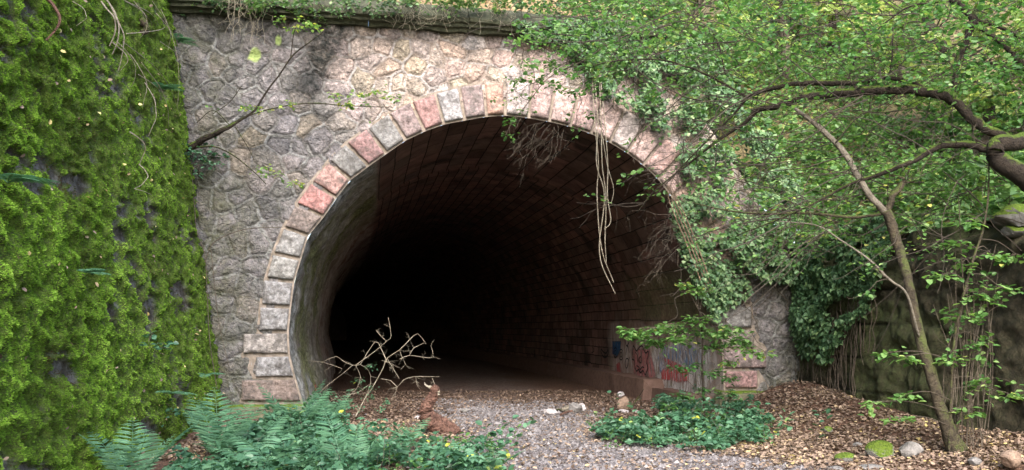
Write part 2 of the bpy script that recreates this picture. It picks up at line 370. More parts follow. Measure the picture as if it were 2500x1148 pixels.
# ------------------------------------------------------------------ tunnel portal
tunnel=empty('railway_tunnel',P0,'stone tunnel portal with pink and white voussoirs around a black horseshoe opening','tunnel')
JL=[((740,1040),(590,1040)),((740,982),(590,982)),((722,922),(625,924)),((708,866),(595,867)),((705,810),(634,811)),((711,750),(640,746)),((719,688),(652,681)),((735,634),(670,619)),
    ((753,576),(695,557)),((791,530),(725,500)),((822,484),(762,447)),((856,440),(804,396)),((900,407),(847,352)),((944,376),(897,317)),((990,344),(950,280)),((1036,322),(1004,252)),
    ((1083,305),(1062,232)),((1134,295),(1120,217)),((1187,286),(1179,207)),((1233,283),(1231,204)),((1290,289),(1297,203)),((1340,298),(1353,212)),((1391,310),(1412,225)),((1441,327),(1470,245)),
    ((1487,348),(1524,270)),((1529,373),(1575,302)),((1568,403),(1622,337)),((1605,437),(1665,375)),((1638,480),(1700,425)),((1668,530),(1733,480)),((1692,580),(1760,535)),((1713,625),(1785,590)),
    ((1732,665),(1808,640)),((1745,702),(1828,698)),((1755,745),(1830,745)),((1758,803),(1836,803)),((1761,852),(1866,852)),((1764,902),(1844,902)),((1766,950),(1875,950)),((1766,1030),(1875,1030))]
JI=np.array([uw(*a) for a,b in JL]); JO=np.array([uw(*b) for a,b in JL])
def rough_block(name,q,v0,v1,amp,seed,mat,colr,parent,nx=22,ny=16,bev=.014):
    """q: 4 (u,w) corners; back plane v0, front plane v1 (towards viewer)"""
    q=np.array(q,float); s,t=np.meshgrid(np.linspace(0,1,nx),np.linspace(0,1,ny),indexing='ij')
    P=((1-s)*(1-t))[...,None]*q[0]+(s*(1-t))[...,None]*q[1]+(s*t)[...,None]*q[2]+((1-s)*t)[...,None]*q[3]
    L=np.linalg.norm(q[1]-q[0]); H=np.linalg.norm(q[3]-q[0])
    ed=np.minimum(np.minimum(s,1-s)*L,np.minimum(t,1-t)*H)
    v=v1-(1-sst(0,bev*1.6,ed))*bev+sst(0,.06,ed)*amp*(fbm(P[...,0]*9,P[...,1]*9,seed,4,seed)-.4)*1.5
    wob=.018*(fbm(P[...,0]*5,P[...,1]*5,seed+9,2,3)-.5)*(ed<1e-6); 
    Pf=FW(P[...,0]+wob,P[...,1]+wob,v).reshape(-1,3); n=nx*ny
    bd=[i*ny for i in range(nx)]+[(nx-1)*ny+j for j in range(1,ny)]+[i*ny+ny-1 for i in range(nx-2,-1,-1)]+[j for j in range(ny-2,0,-1)]
    PB=P.reshape(-1,2)[bd]; Pb=FW(PB[:,0],PB[:,1],np.full(len(bd),v0)); m=len(bd)
    Q=[gridf(nx,ny)]; side=np.array([[bd[k],n+k,n+(k+1)%m,bd[(k+1)%m]] for k in range(m)]); Q.append(side)
    c=np.tile(np.array(colr,float),(n+m,1))
    return mk(name,np.vstack([Pf,Pb]),Q,mat,parent,{'col':(c,'FLOAT_COLOR')},True)
W=(.52,.50,.49);PK=(.50,.25,.23);PG=(.36,.27,.26);GY=(.29,.28,.27);BR=(.28,.215,.185);LP=(.60,.43,.39);OR=(.50,.31,.24);WP=(.58,.49,.46)
W=(.37,.36,.36);VC=[BR,W,(.42,.38,.35),W,W,(.36,.35,.33),(.38,.37,.36),(.34,.27,.24),PK,(.44,.27,.24),GY,(.40,.24,.23),GY,PG,(.44,.26,.24),(.4,.38,.38),PG,OR,WP,(.62,.44,.40),LP,(.56,.38,.35),LP,WP,LP,(.58,.38,.34),LP,OR,LP,OR,LP,OR,BR,GY,(.33,.28,.24),PG,(.42,.25,.24),(.3,.29,.26)]
VJ=list(range(1,len(JL)-1))
def voussoirs():
    for k,i in enumerate(range(1,len(JL)-2)):
        a0,a1,b0,b1=JI[i].copy(),JI[i+1].copy(),JO[i].copy(),JO[i+1].copy()
        # constant outer edge per stone (each stone has its own reach on the two lower sides)
        if i<=5:  b1=np.array([JO[i][0] if i in (1,3) else JO[i][0]*.55+JO[i+1][0]*.45,JO[i+1][1]]) ; b0=np.array([JO[i][0],JO[i][1]])
        if i in (1,3): b1=np.array([JO[i][0],JO[i+1][1]])
        if i>=33: b1=np.array([JO[i][0],JO[i+1][1]])
        if i==2: b1=np.array([JO[i][0],JO[i+1][1]])
        g=.032
        da=(a1-a0)/np.linalg.norm(a1-a0); db=(b1-b0)/np.linalg.norm(b1-b0)
        q=[b0+db*g,a0+da*g,a1-da*g,b1-db*g]
        # shift inner edge slightly outwards from the opening lip
        for x in (1,2):
            o=q[0] if x==1 else q[3]; e=(o-q[x])/np.linalg.norm(o-q[x]); q[x]=q[x]+e*.035
        if 28<=i<=32: VC[k%len(VC)]=(.48,.33,.26)
        cc=VC[k%len(VC)]; mu=sum(cc)/3; cc=tuple((x*.92+mu*.08)*.86 for x in cc)
        rough_block('voussoir',q,-.35,.075,.05,k+1,M_BLK,cc,tunnel)
voussoirs()
# mortar ring behind the stones
ring=Acc(); n=len(JI)
mo=JO+(JO-JI)/np.linalg.norm(JO-JI,axis=1,keepdims=True)*.05
Vr=np.vstack([FW(JI[:,0],JI[:,1],np.full(n,.012)),FW(mo[:,0],mo[:,1],np.full(n,.012)),FW(mo[:,0],mo[:,1],np.full(n,-.3))])
Qr=[[i,i+1,n+i+1,n+i] for i in range(n-1)]+[[n+i,n+i+1,2*n+i+1,2*n+i] for i in range(n-1)]
mk('mortar_bed',Vr,np.array(Qr),M_MOR,tunnel)
# rubble wall
WT=uw(1050,78)[1]; uC=uw(1930,800)[0]; uL=uw(400,700)[0]-.6
print('cornice w',uw(900,67),uw(1243,91),uw(450,30),'corner',uC,uL)
uTop=uw(1600,110)[0]
def ftop(u): return np.where(u<uTop,WT,np.maximum(WT-(u-uTop)*(WT-3.2)/(uC-uTop),3.2))
def poly_in(poly,x,y):
    poly=np.asarray(poly); ins=np.zeros(np.shape(x),bool); j=len(poly)-1
    for i in range(len(poly)):
        xi,yi=poly[i];xj,yj=poly[j]
        c=((yi>y)!=(yj>y))&(x<(xj-xi)*(y-yi)/((yj-yi) if yj!=yi else 1e-9)+xi); ins^=c; j=i
    return ins
uu=np.arange(uL,uC+.6,.024); ww=np.arange(-.3,WT+.02,.024); U,Wd=np.meshgrid(uu,ww,indexing='ij')
def worley(x,y,seed):
    i=np.floor(x);j=np.floor(y);d1=np.full(x.shape,9.);d2=np.full(x.shape,9.);cid=np.zeros(x.shape);cx=np.zeros(x.shape);cy=np.zeros(x.shape)
    c=[]
    for a in (-2,-1,0,1,2):
        for b_ in (-2,-1,0,1,2):
            px_=i+a+.12+.76*_h(i+a,j+b_,i*0,seed)+.5*(np.mod(j+b_,2)); py_=j+b_+.12+.76*_h(i+a,j+b_,i*0+1,seed)
            d=np.hypot(x-px_,y-py_); idd=_h(i+a,j+b_,i*0+2,seed)
            c.append((d,idd,px_,py_))
            m=d<d1; d2=np.where(m,d1,np.minimum(d2,d)); cid=np.where(m,idd,cid); cx=np.where(m,px_,cx);cy=np.where(m,py_,cy); d1=np.where(m,d,d1)
    e=np.full(x.shape,9.)
    for d,idd,qx,qy in c:
        L=np.hypot(qx-cx,qy-cy); ok=L>1e-6
        e=np.where(ok,np.minimum(e,((qx+cx)/2-x)*(qx-cx)/np.maximum(L,1e-6)+((qy+cy)/2-y)*(qy-cy)/np.maximum(L,1e-6)),e)
    return cid,e,cx,cy
wx=U+.10*(fbm(U*2.2,Wd*2.2,0,3,31)-.5)*2; wy=Wd+.10*(fbm(U*2.2,Wd*2.2,5,3,32)-.5)*2
CS=.375
cid,ed,ccx,ccy=worley(wx/CS,wy/(CS*.95),3); ed=ed*CS
stone=sst(.008,.03,ed); dxs=wx-ccx*CS; dys=wy-ccy*CS*.95; qid=np.floor(cid*99991).astype(int); facet=np.full(U.shape,.03)
for q_ in range(4):
    an=_h(qid,qid*0,qid*0+q_,51)*6.283; of=.05*_h(qid,qid*0,qid*0+q_,52); sl=.12+.4*_h(qid,qid*0,qid*0+q_,53); facet=np.minimum(facet,.03+of*.8-sl*np.maximum(dxs*np.cos(an)+dys*np.sin(an)+of-.02+.05*(fbm(U*9,Wd*9,q_,3,54)-.5),0))
facet=np.maximum(facet,-.04)
tilt=((wx/CS-ccx)*(_h(np.floor(cid*9999),cid*0,cid*0,8)-.5)+(wy/CS-ccy)*(_h(np.floor(cid*9999),cid*0,cid*0+1,8)-.5))
cut=fbm(U*4+cid*40,Wd*4,cid*9,4,12)
fac=np.abs(fbm(U*2.6+cid*17,Wd*3.4,cid*5,3,44)-.5)*2
Vv=stone*(.012+.45*facet+.03*(cut-.5)+.05*tilt-.02*sst(.07,.0,fac)*(_h(np.floor(cid*999),cid*0,cid*0,5)>.5))+.016*(fbm(U*14,Wd*14,0,3,3)-.5)-.022*np.exp(-((ed-.03)/.013)**2)+.012*np.exp(-(ed/.014)**2)-.02*np.exp(-((ed-.028)/.010)**2)
hole=poly_in(np.vstack([(JI*.45+JO*.55)]),U,Wd); top=ftop(U)
fc=lambda A:(A[:-1,:-1]+A[1:,1:])/2
keep=~(hole[:-1,:-1]|hole[1:,1:]|hole[1:,:-1]|hole[:-1,1:])&(fc(Wd)<fc(top)+.01)
ustain=uw(780,100)[0]
warm=sst(-.9,1.5,(U-uw(850,300)[0])+.45*(Wd-4.8)+1.6*(fbm(U*.6,Wd*.6,0,4,77)-.5))*sst(2.3,4.2,Wd)
warm=np.maximum(warm*.95,.12*sst(.55,.75,fbm(U*1.2,Wd*1.2,0,2,4)))
mossw=np.clip(sst(1.5,.0,U-uL-.9)*.6+sst(1.2,.2,Wd)*.4+ .3*sst(4.9,3.3,Wd)*sst(-1.,-3.,U)+.4*sst(uw(1840,800)[0]-.3,uC,U),0,1)
dark_tone=np.exp(-((U-ustain-.12*np.sin(Wd*3))/.3)**2)*sst(WT-2.2,WT-.8,Wd)*1.3+sst(WT-.5,WT,Wd)*.55*sst(1.,-.5,U)  # dark stain below the cornice; also darker along the wall top at left
dark_tone=np.clip(dark_tone+.75*sst(uL+1.35,uL+.7,U)*sst(5.9,4.6,Wd),0,1)  # darker towards the left corner, fading out higher up
lc=np.zeros_like(U)
for (lx,ly,ra,rb) in ((622,133,.10,.13),(679,98,.05,.10),(618,142,.09,.05)):
    c0=uw(lx,ly); lc=np.maximum(lc,1-sst(.8,1.1,np.hypot((U-c0[0])/ra,(Wd-c0[1])/rb)+.5*(fbm(U*9,Wd*9,0,3,6)-.5)))
A=lambda x:(x.ravel(),'FLOAT')
mk('rubble_wall',FW(U,Wd,Vv),gridf(len(uu),len(ww),keep),M_FAC,tunnel,{'cell':A(cid),'edge':A(ed),'warm':A(warm),'moss':A(mossw),'dark_tone':A(dark_tone),'lichen':A(lc)},True)
# cornice: two stepped courses, in lengths
def prism(name,u0,u1,prof,mat,parent,seed=0,n=24,amp=.02):
    prof=np.array(prof); us=np.linspace(u0,u1,n); m=len(prof); V=[]
    for k,u in enumerate(us):
        j=amp*(vn(prof[:,0]*9+seed,prof[:,1]*9,u*5,seed)-.5)*2; V.append(FW(np.full(m,u),prof[:,1]+j,prof[:,0]+j))
    V=np.vstack(V); Q=[[k*m+i,k*m+(i+1)%m,(k+1)*m+(i+1)%m,(k+1)*m+i] for k in range(n-1) for i in range(m)]
    V=np.vstack([V,FW(us[0],prof[:,1].mean(),prof[:,0].mean())[None],FW(us[-1],prof[:,1].mean(),prof[:,0].mean())[None]]); L=len(V)
    T=[[L-2,(i+1)%m,i] for i in range(m)]+[[L-1,(n-1)*m+i,(n-1)*m+(i+1)%m] for i in range(m)]
    return mk(name,V,[np.array(Q),np.array(T)],mat,parent)
cu=[uL,uw(620,40)[0],uw(900,60)[0]+.0,uw(1140,75)[0],uw(1330,80)[0],uTop+.15]
for k in range(len(cu)-1):
    dz=0.03 if k<2 else -.0
    prism('cornice',cu[k]+.006,cu[k+1]-.006,[(-.5,WT),(.10,WT),(.13,WT+.06),(.2,WT+.07),(.21,WT+.12),(.27,WT+.14),(.28,WT+.20+dz),(.05,WT+.5+dz),(-.5,WT+.54+dz)],M_CORN,tunnel,k)
# plinth left and right under the voussoirs
a=uw(598,1000)[0]; b_=uw(742,1000)[0]
rough_block('plinth',[(uL+.4,-.25),(b_+.02,-.25),(b_+.02,JI[1][1]-.03),(uL+.4,JO[1][1]-.03)],-.35,.13,.03,55,M_PLINTH,GY,tunnel,40,14)
rough_block('plinth',[(JI[-2][0]-.02,-.25),(JO[-2][0]+.05,-.25),(JO[-2][0]+.05,JO[-2][1]-.03),(JI[-2][0]-.02,JI[-2][1]-.03)],-.35,.12,.02,56,M_PLINTH,GY,tunnel,24,10)

# ------------------------------------------------------------------ tunnel lining
prof=JI.copy(); prof[0]=[JI[1][0]+.06,-.25]; prof[-1]=[JI[-2][0]-.05,-.25]
prof=np.vstack([prof[0],crm(prof[1:-1],6),prof[-1]])
seg=np.r_[0,np.cumsum(np.linalg.norm(np.diff(prof,axis=0),axis=1))]
NP=190; sa=np.linspace(0,seg[-1],NP); pu=np.interp(sa,seg,prof[:,0]); pw=np.interp(sa,seg,prof[:,1])
k=np.array([1,2,3,2,1])/9.; 
for _ in range(2):
    pu[2:-2]=np.convolve(pu,k,'valid'); pw[2:-2]=np.convolve(pw,k,'valid')
ds=np.concatenate([np.arange(0,12,.1),np.arange(12,30,.4),np.arange(30,91,2.)])
AX=R(9.5); umid=(JI[1][0]+JI[-2][0])/2
def axis(d):   # centreline in plan: starts at the portal, bends gently left
    cur=1/400.; a=AX+cur*d
    x=np.where(True,(np.cos(AX)-np.cos(a))/cur*-1,0); y=(np.sin(a)-np.sin(AX))/cur
    return x,y,a
DD,SA=np.meshgrid(ds,sa,indexing='ij')
axx,axy,aa=axis(DD); axx=axx
PU=np.broadcast_to(pu,DD.shape)-umid; PW=np.broadcast_to(pw,DD.shape)
aeff=np.where(DD<2,TH*(1-DD/2)+aa*(DD/2),aa)
org=FW(umid,0.,0.)
nrm=np.stack([np.gradient(pw),-np.gradient(pu)],-1); nrm/=np.linalg.norm(nrm,axis=1,keepdims=True)
cen=np.array([umid,2.6]); sgn=np.sign(((cen-np.stack([pu,pw],-1))*nrm).sum(1)); nrm*=sgn[:,None]   # inward
disp=.035*(fbm(DD*2.2,SA*2.2,0,3,21)-.5)+.04*sst(4.55,4.75,DD)*0+ .05*(fbm(DD*.6,SA*.6,0,2,22)-.5)
disp=disp*sst(0,.4,DD)+sst(.335,.325,SA/seg[-1])*.17*(fbm(DD*4.5,SA*4.5,0,4,25)-.5)*sst(0,.15,DD)+.05*sst(4.62,4.68,DD)*sst(.30,.36,SA/seg[-1])*sst(.74,.70,SA/seg[-1])
PUd=PU+disp*nrm[:,0]; PWd=PW+disp*nrm[:,1]
LX=org[0]+axx+PUd*np.cos(aeff); LY=org[1]+axy+PUd*np.sin(aeff)
frac=SA/seg[-1]
Lmask=sst(.335,.325,frac)                       # rendered left haunch
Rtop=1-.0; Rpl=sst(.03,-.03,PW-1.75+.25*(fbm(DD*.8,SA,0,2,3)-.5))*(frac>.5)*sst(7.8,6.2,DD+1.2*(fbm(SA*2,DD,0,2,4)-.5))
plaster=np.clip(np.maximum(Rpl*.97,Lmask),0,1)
mossl=np.clip(Lmask*sst(.5,1.3,DD)*(.35+1.7*(fbm(DD*1.6,SA*1.6,0,4,8)-.25))*sst(9.5,5.5,DD)+(frac>.5)*sst(1.6,1.9,PW)*sst(3.1,2.5,PW)*(.2+.7*fbm(DD,SA*2,0,3,18))*sst(6.5,3,DD)+.5*Rpl*sst(.62,.7,fbm(DD*1.1,SA*.7,0,3,28)),0,1)
grey=np.clip(Lmask*(1-mossl*.95)*sst(9.,2.,DD),0,1)
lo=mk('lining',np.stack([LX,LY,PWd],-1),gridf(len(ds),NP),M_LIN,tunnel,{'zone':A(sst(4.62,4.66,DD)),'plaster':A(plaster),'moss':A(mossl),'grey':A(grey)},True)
uvl=lo.data.uv_layers.new(name='UVMap'); li=np.empty(len(lo.data.loops),np.int32); lo.data.loops.foreach_get('vertex_index',li)
uvl.data.foreach_set('uv',np.stack([DD.ravel()[li],SA.ravel()[li]],-1).astype(np.float32).ravel())
# dark end wall far inside
e0=[LX[-1],LY[-1],pw]; V=np.vstack([np.stack(e0,-1),[LX[-1].mean(),LY[-1].mean(),2.5]])
mk('end_wall',V,np.array([[i,(i+1)%NP,NP] for i in range(NP)]),M_MOR,tunnel)
def lin(d,w,off=0.,side=1):
    """point on the right (side=1) wall of the lining at depth d and height w, off metres off the wall"""
    h=np.arange(NP)>NP//2 if side==1 else np.arange(NP)<NP//2
    ww_=pw[h]; uu_=pu[h]; o=np.argsort(ww_); m=ww_[o]<4.6; u=np.interp(w,ww_[o][m],uu_[o][m])-umid-off*side
    x,y,a=axis(d); ae=np.where(d<2,TH*(1-d/2)+a*(d/2),a)
    return np.stack([org[0]+x+u*np.cos(ae),org[1]+y+u*np.sin(ae),w+0*d],-1)
# stone bench along the right wall
dd=np.concatenate([np.arange(.5,14,.15),np.arange(14,40,1.)])
hh=np.where(dd<3.1,.28,.44); wd_=np.where(dd<3.1,.36,.5)
hh=hh+.03*(vn(dd*3,dd*0,0,5)-.5)
rows=[]
for z_,o_ in ((0,1),(1,1),(1,0)):
    rows.append(lin(dd,np.where(z_,hh,-.1)+0*dd,np.where(o_,wd_+.05*(vn(dd*2,dd*0+z_,0,2)-.5),-.1)))
rows=np.array(rows).transpose(1,0,2)
V=np.concatenate([rows.reshape(-1,3),lin(dd[:1],np.array([-.1]),np.array([-.1]))]); Q=gridf(len(dd),3)
mk('bench_ledge',V,[Q,np.array([[0,1,2,len(V)-1]])],mat_stone('bench_stone',(.10,.062,.048),(.2,.125,.10)),tunnel)

# ---- graffiti on the right wall, painted strokes lying on the render
wallpts=None
def onwall(px,py):
    d=ray(px,py); best=None; o=np.array([0,0,EYE])
    D_=np.linspace(.05,11,1100)
    # march: find depth where the ray crosses the wall surface
    lo_,hi_=None,None
    g=[]
    w=None
    # for each wall depth compute the ray parameter from plan position, compare
    x,y,a=axis(D_); ae=np.where(D_<2,TH*(1-D_/2)+a*(D_/2),a)
    w=np.full_like(D_,1.2)
    for _ in range(4):
        P=lin(D_,w,.0); t=P[:,1]/d[1]; w=EYE+d[2]*t
        w=np.clip(w,0,4)
    f=P[:,0]-d[0]*t; k=np.where(np.diff(np.sign(f)))[0]
    if len(k)==0: return D_[np.argmin(abs(f))],w[np.argmin(abs(f))]
    k=k[0]; s=f[k]/(f[k]-f[k+1]); return D_[k]+s*(D_[1]-D_[0]), w[k]+s*(w[k+1]-w[k])
def mat_paint(name,c,streak=.0):
    m,t,b,o=nt(name); N=NB(t)
    N.l(N.mix(1.,c,N.ramp(N.noise(12.,5,.7),[(.3,(.6,.6,.6)),(.65,(1.2,1.2,1.2))]),'MULTIPLY'),b.inputs['Base Color']); b.inputs['Roughness'].default_value=.7
    mp=N.n('ShaderNodeMapping'); mp.inputs['Scale'].default_value=(1,1,.18); N.l(N.pos(),mp.inputs[0])
    tr=N.n('ShaderNodeBsdfTransparent'); mx=N.n('ShaderNodeMixShader'); 
    f=N.maprange(N.noise(16.,5,.7,vec=mp.outputs[0]),.5-streak*.22,.58-streak*.22+.02)
    f=N.math('MULTIPLY',f,N.maprange(N.att('var'),0.,.35))
    N.l(N.math('MULTIPLY',f,.9),mx.inputs[0]); N.l(tr.outputs[0],mx.inputs[1]); N.l(b.outputs[0],mx.inputs[2]); N.l(mx.outputs[0],o.inputs[0]); return m
P_BLK=mat_paint('black_spray_paint',(.012,.012,.014),4.); P_RED=mat_paint('red_spray_paint',(.52,.08,.085),.3); P_BLU=mat_paint('blue_spray_paint',(.16,.26,.44),.05)
P_FBL=mat_paint('faded_blue_paint',(.2,.26,.36),.0); P_FPK=mat_paint('faded_pink_paint',(.36,.24,.28),-.1); P_PNK=mat_paint('pink_spray_paint',(.5,.2,.2),.3); P_WHT=mat_paint('white_spray_paint',(.66,.62,.61),.3); P_DBL=mat_paint('dark_blue_spray_paint',(.03,.09,.2),.8)
offk=[.045]
def stroke(acc,pts,w=2.2,closed=False,sm=5):
    pts=list(pts)
    if closed: pts=pts+[pts[0]]
    q=crm(np.array(pts,float),sm); T=np.gradient(q,axis=0); T/=np.linalg.norm(T,axis=1,keepdims=True)+1e-9; Nn=np.stack([-T[:,1],T[:,0]],-1)
    L=[onwall(*p) for p in q]; L=np.array(L)
    # metric offset on the wall
    T=np.gradient(L,axis=0); T/=np.linalg.norm(T,axis=1,keepdims=True)+1e-9; Nn=np.stack([-T[:,1],T[:,0]],-1); h=w*.0075
    a=L+Nn*h; b=L-Nn*h; V=np.concatenate([lin(a[:,0],a[:,1],offk[0]+.03),lin(b[:,0],b[:,1],offk[0]+.03)]); n=len(q)
    acc.add(V,np.array([[i,i+1,n+i+1,n+i] for i in range(n-1)]),None,1.)
def patch(name,poly,mat,off,label=None):
    poly=[onwall(*p) for p in poly]; poly=np.array(poly); lo_=poly.min(0); hi_=poly.max(0); nx,ny=40,40
    a,b=np.meshgrid(np.linspace(lo_[0],hi_[0],nx),np.linspace(lo_[1],hi_[1],ny),indexing='ij')
    ins=poly_in(poly,a,b); 
    # soft mask = distance to outline
    dmin=np.full(a.shape,9.)
    for i in range(len(poly)):
        p,q=poly[i],poly[(i+1)%len(poly)]; e=q-p; t=np.clip(((a-p[0])*e[0]+(b-p[1])*e[1])/(e@e+1e-9),0,1); dmin=np.minimum(dmin,np.hypot(a-p[0]-t*e[0],b-p[1]-t*e[1]))
    sz=min(hi_-lo_); m=np.where(ins,dmin/(sz*.18),0)
    o=mk(name,lin(a.ravel(),b.ravel(),np.full(a.size,off)),gridf(nx,ny),mat,tunnel,{'var':(np.clip(m,0,1).ravel(),'FLOAT')}); 
    if label:o['label']=label
patch('graffiti',[(1600,845),(1640,838),(1700,835),(1740,850),(1750,930),(1700,990),(1640,985),(1610,960),(1585,900)],P_WHT,.055,'washed white paint streaks')
patch('graffiti',[(1610,870),(1625,845),(1665,838),(1690,838),(1720,862),(1722,900),(1690,905),(1655,880),(1635,905),(1618,915)],P_BLU,.061,'blue sprayed cloud')
patch('graffiti',[(1618,872),(1640,875),(1655,882),(1675,893),(1688,903),(1690,932),(1662,935),(1645,930),(1622,928),(1620,905),(1636,890)],P_RED,.067,'red sprayed animal like shape')
patch('graffiti',[(1545,850),(1592,850),(1600,880),(1612,930),(1590,965),(1565,940),(1548,905)],P_PNK,.057,'faded pink paint')
patch('graffiti',[(1500,832),(1522,832),(1520,855),(1512,872),(1500,865)],P_DBL,.061,'dark blue blot')
patch('graffiti',[(1510,890),(1518,882),(1523,900),(1521,912),(1513,910)],P_RED,.067,'small red splash')
g=Acc(); stroke(g,[(1551,862),(1553,845),(1557,850),(1561,857),(1568,848),(1575,845),(1580,856),(1584,862),(1590,858),(1589,870),(1586,885),(1589,897),(1586,908),(1582,915),(1577,905),(1571,910),(1566,902),(1561,906),(1556,892),(1555,880),(1550,876)],2.6,True)
stroke(g,[(1566,880),(1570,871),(1574,878),(1571,886)],2,True,4); stroke(g,[(1561,892),(1566,896),(1570,902),(1575,896),(1580,898)],2,False,4); stroke(g,[(1558,860),(1564,870),(1563,884)],1.6)
g.make('graffiti',P_BLK,tunnel)['label']='black outlined blob face'
g=Acc(); 
for cx_,cy_,rx,ry in ((1509,861,4.5,12),(1523,866,5,13),(1509,861,2,5),(1523,866,2.2,6)): stroke(g,[(cx_+rx*math.cos(t),cy_+ry*math.sin(t)) for t in np.linspace(0,6.28,9)[:-1]],2,True,4)
g.make('graffiti',P_BLK,tunnel)['label']='pair of black ringed eyes'
g=Acc(); stroke(g,[(1474,852),(1480,860),(1487,862),(1491,852),(1491,864),(1486,872),(1479,871),(1474,860)],3.2,True,4); stroke(g,[(1480,846),(1480,850)],2.5); stroke(g,[(1486,845),(1486,849)],2.5)
g.make('graffiti',P_BLK,tunnel)['label']='black grinning face'
g=Acc(); stroke(g,[(1533,832),(1537,845),(1543,835)],2.4); stroke(g,[(1535,866),(1537,852),(1540,845),(1543,862)],2); stroke(g,[(1533,885),(1536,876),(1541,878),(1540,892),(1536,899),(1533,890)],2,True,4); stroke(g,[(1538,898),(1542,880),(1544,872)],1.5)
g.make('graffiti',P_BLK,tunnel)['label']='small black scribbled figure'
g=Acc(); stroke(g,[(1432,886),(1438,882),(1445,883),(1451,889)],2); stroke(g,[(1432,840),(1436,856),(1432,864)],1.8);stroke(g,[(1452,845),(1456,856),(1450,862)],2)
g.make('graffiti',P_BLK,tunnel)['label']='faint dark marks deeper inside'
# faded colours on the left jamb
def lpatch(d0,d1,w0,w1,mat,lab):
    a,b=np.meshgrid(np.linspace(d0,d1,16),np.linspace(w0,w1,20),indexing='ij'); m=np.minimum(np.minimum(a-d0,d1-a)/(d1-d0),np.minimum(b-w0,w1-b)/(w1-w0))*3
    o=mk('graffiti',lin(a.ravel(),b.ravel(),np.full(a.size,.06),-1),gridf(16,20),mat,tunnel,{'var':(np.clip(m,0,1).ravel(),'FLOAT')}); o['label']=lab
lpatch(.9,2.0,.05,.8,P_FBL,'faded blue paint on the left jamb'); lpatch(2.2,2.6,.1,.5,P_RED,'faded red stripe on the left jamb'); lpatch(.5,1.3,1.2,1.7,P_FPK,'faded pink blot on the left jamb')
settle(tunnel)

# ------------------------------------------------------------------ left mossy wall
tt=np.concatenate([np.arange(-.9,9.5,.028),np.arange(9.5,18,.25)]); hs=np.concatenate([np.arange(-.3,8.2,.028),np.arange(8.2,10.2,.2)])
Tt,Hh=np.meshgrid(tt,hs,indexing='ij'); BAT=.165
def mfield(t,h):
    lump=fbm(t*1.1+.25*h,h*1.0,0,2,101); w=fbm(t*2.0+.5*h,h*2.4,0,3,102)-.5; rid=1-abs(fbm(t*3.6+.8*h+w*1.2,h*5.0+w,3,3,103)-.5)*2
    fine=fbm(t*13,h*11,0,3,104); cov=sst(.345,.43,fbm(t*1.4,h*2.3,7,4,105)*.6+rid*.25+fine*.14-.08)
    D=.08*(lump-.5)+.11*(rid-.8)*(.4+cov)+.10*(fine-.5)*(cov+.3)+.04*cov
    return D,cov,fine
D,cov,fine=mfield(Tt,Hh)
def LP(t,h,off):
    x=LW0[0]+LWD[0]*t+LWN[0]*(off-BAT*h); y=LW0[1]+LWD[1]*t+LWN[1]*(off-BAT*h)
    return np.stack([x,y,h+0*t],-1)
mw=empty('retaining_wall',(LW0[0],LW0[1],0),'tall leaning rock wall on the left carpeted in bright green moss','wall')
# close the top and back so the wall has thickness
Vw=LP(Tt,Hh,D); nT,nH=Tt.shape
back=np.concatenate([LP(tt,np.full(nT,hs[-1]),np.full(nT,-1.2)),LP(tt,np.full(nT,hs[0]),np.full(nT,-2.))])
Q=[gridf(nT,nH),np.array([[i*nH+nH-1,(i+1)*nH+nH-1,nT*nH+i+1,nT*nH+i] for i in range(nT-1)]),np.array([[nT*nH+i,nT*nH+i+1,nT*nH+nT+i+1,nT*nH+nT+i] for i in range(nT-1)])]
mk('rock_face',np.concatenate([Vw.reshape(-1,3),back]),Q,M_MW,mw,{'var':(np.r_[cov.ravel()*.9,np.zeros(2*nT)],'FLOAT')},True)
settle(mw)
# moss tufts
def sample_moss(n,trange,hrange):
    t=rng.uniform(*trange,n); h=rng.uniform(*hrange,n); D,c,f=mfield(t,h); k=rng.random(n)<c*1.05+.03; return t[k],h[k],D[k],c[k],f[k]
acc=Acc()
for (n_,tr,hr) in ((420000,(-.3,5.),(-.1,8.0)),(520000,(5.,9.1),(-.1,5.4))):
    t,h,D_,c_,f_=sample_moss(n_,tr,hr); P=LP(t,h,D_-.008); n=len(t)
    out=np.array([LWN[0],LWN[1],.2]); d=out+rv(n,.42)+np.array([0,0,-.1]); d/=np.linalg.norm(d,axis=1,keepdims=True)
    X_=np.cross(d,rv(n)); X_/=np.linalg.norm(X_,axis=1,keepdims=True); sz=rng.uniform(.009,.019,n)[:,None]*(1+.5*f_[:,None])
    big=fbm(t*.9,h*.8,3,3,301); mid=fbm(t*4,h*3,9,2,302); vv=np.clip(.14+.5*f_+.8*(big-.5)+.5*(mid-.5)+rng.normal(0,.12,n)+(c_-.8)*.5,0,1)
    V=np.stack([P-X_*sz*.22,P+X_*sz*.22,P+d*sz+X_*sz*.1,P+d*sz-X_*sz*.1],1)
    acc.add(V.reshape(-1,3),np.arange(4*n).reshape(-1,4),None,np.repeat(vv,4))
tag(acc.make('moss',MOSS),None,None,None,'stuff')

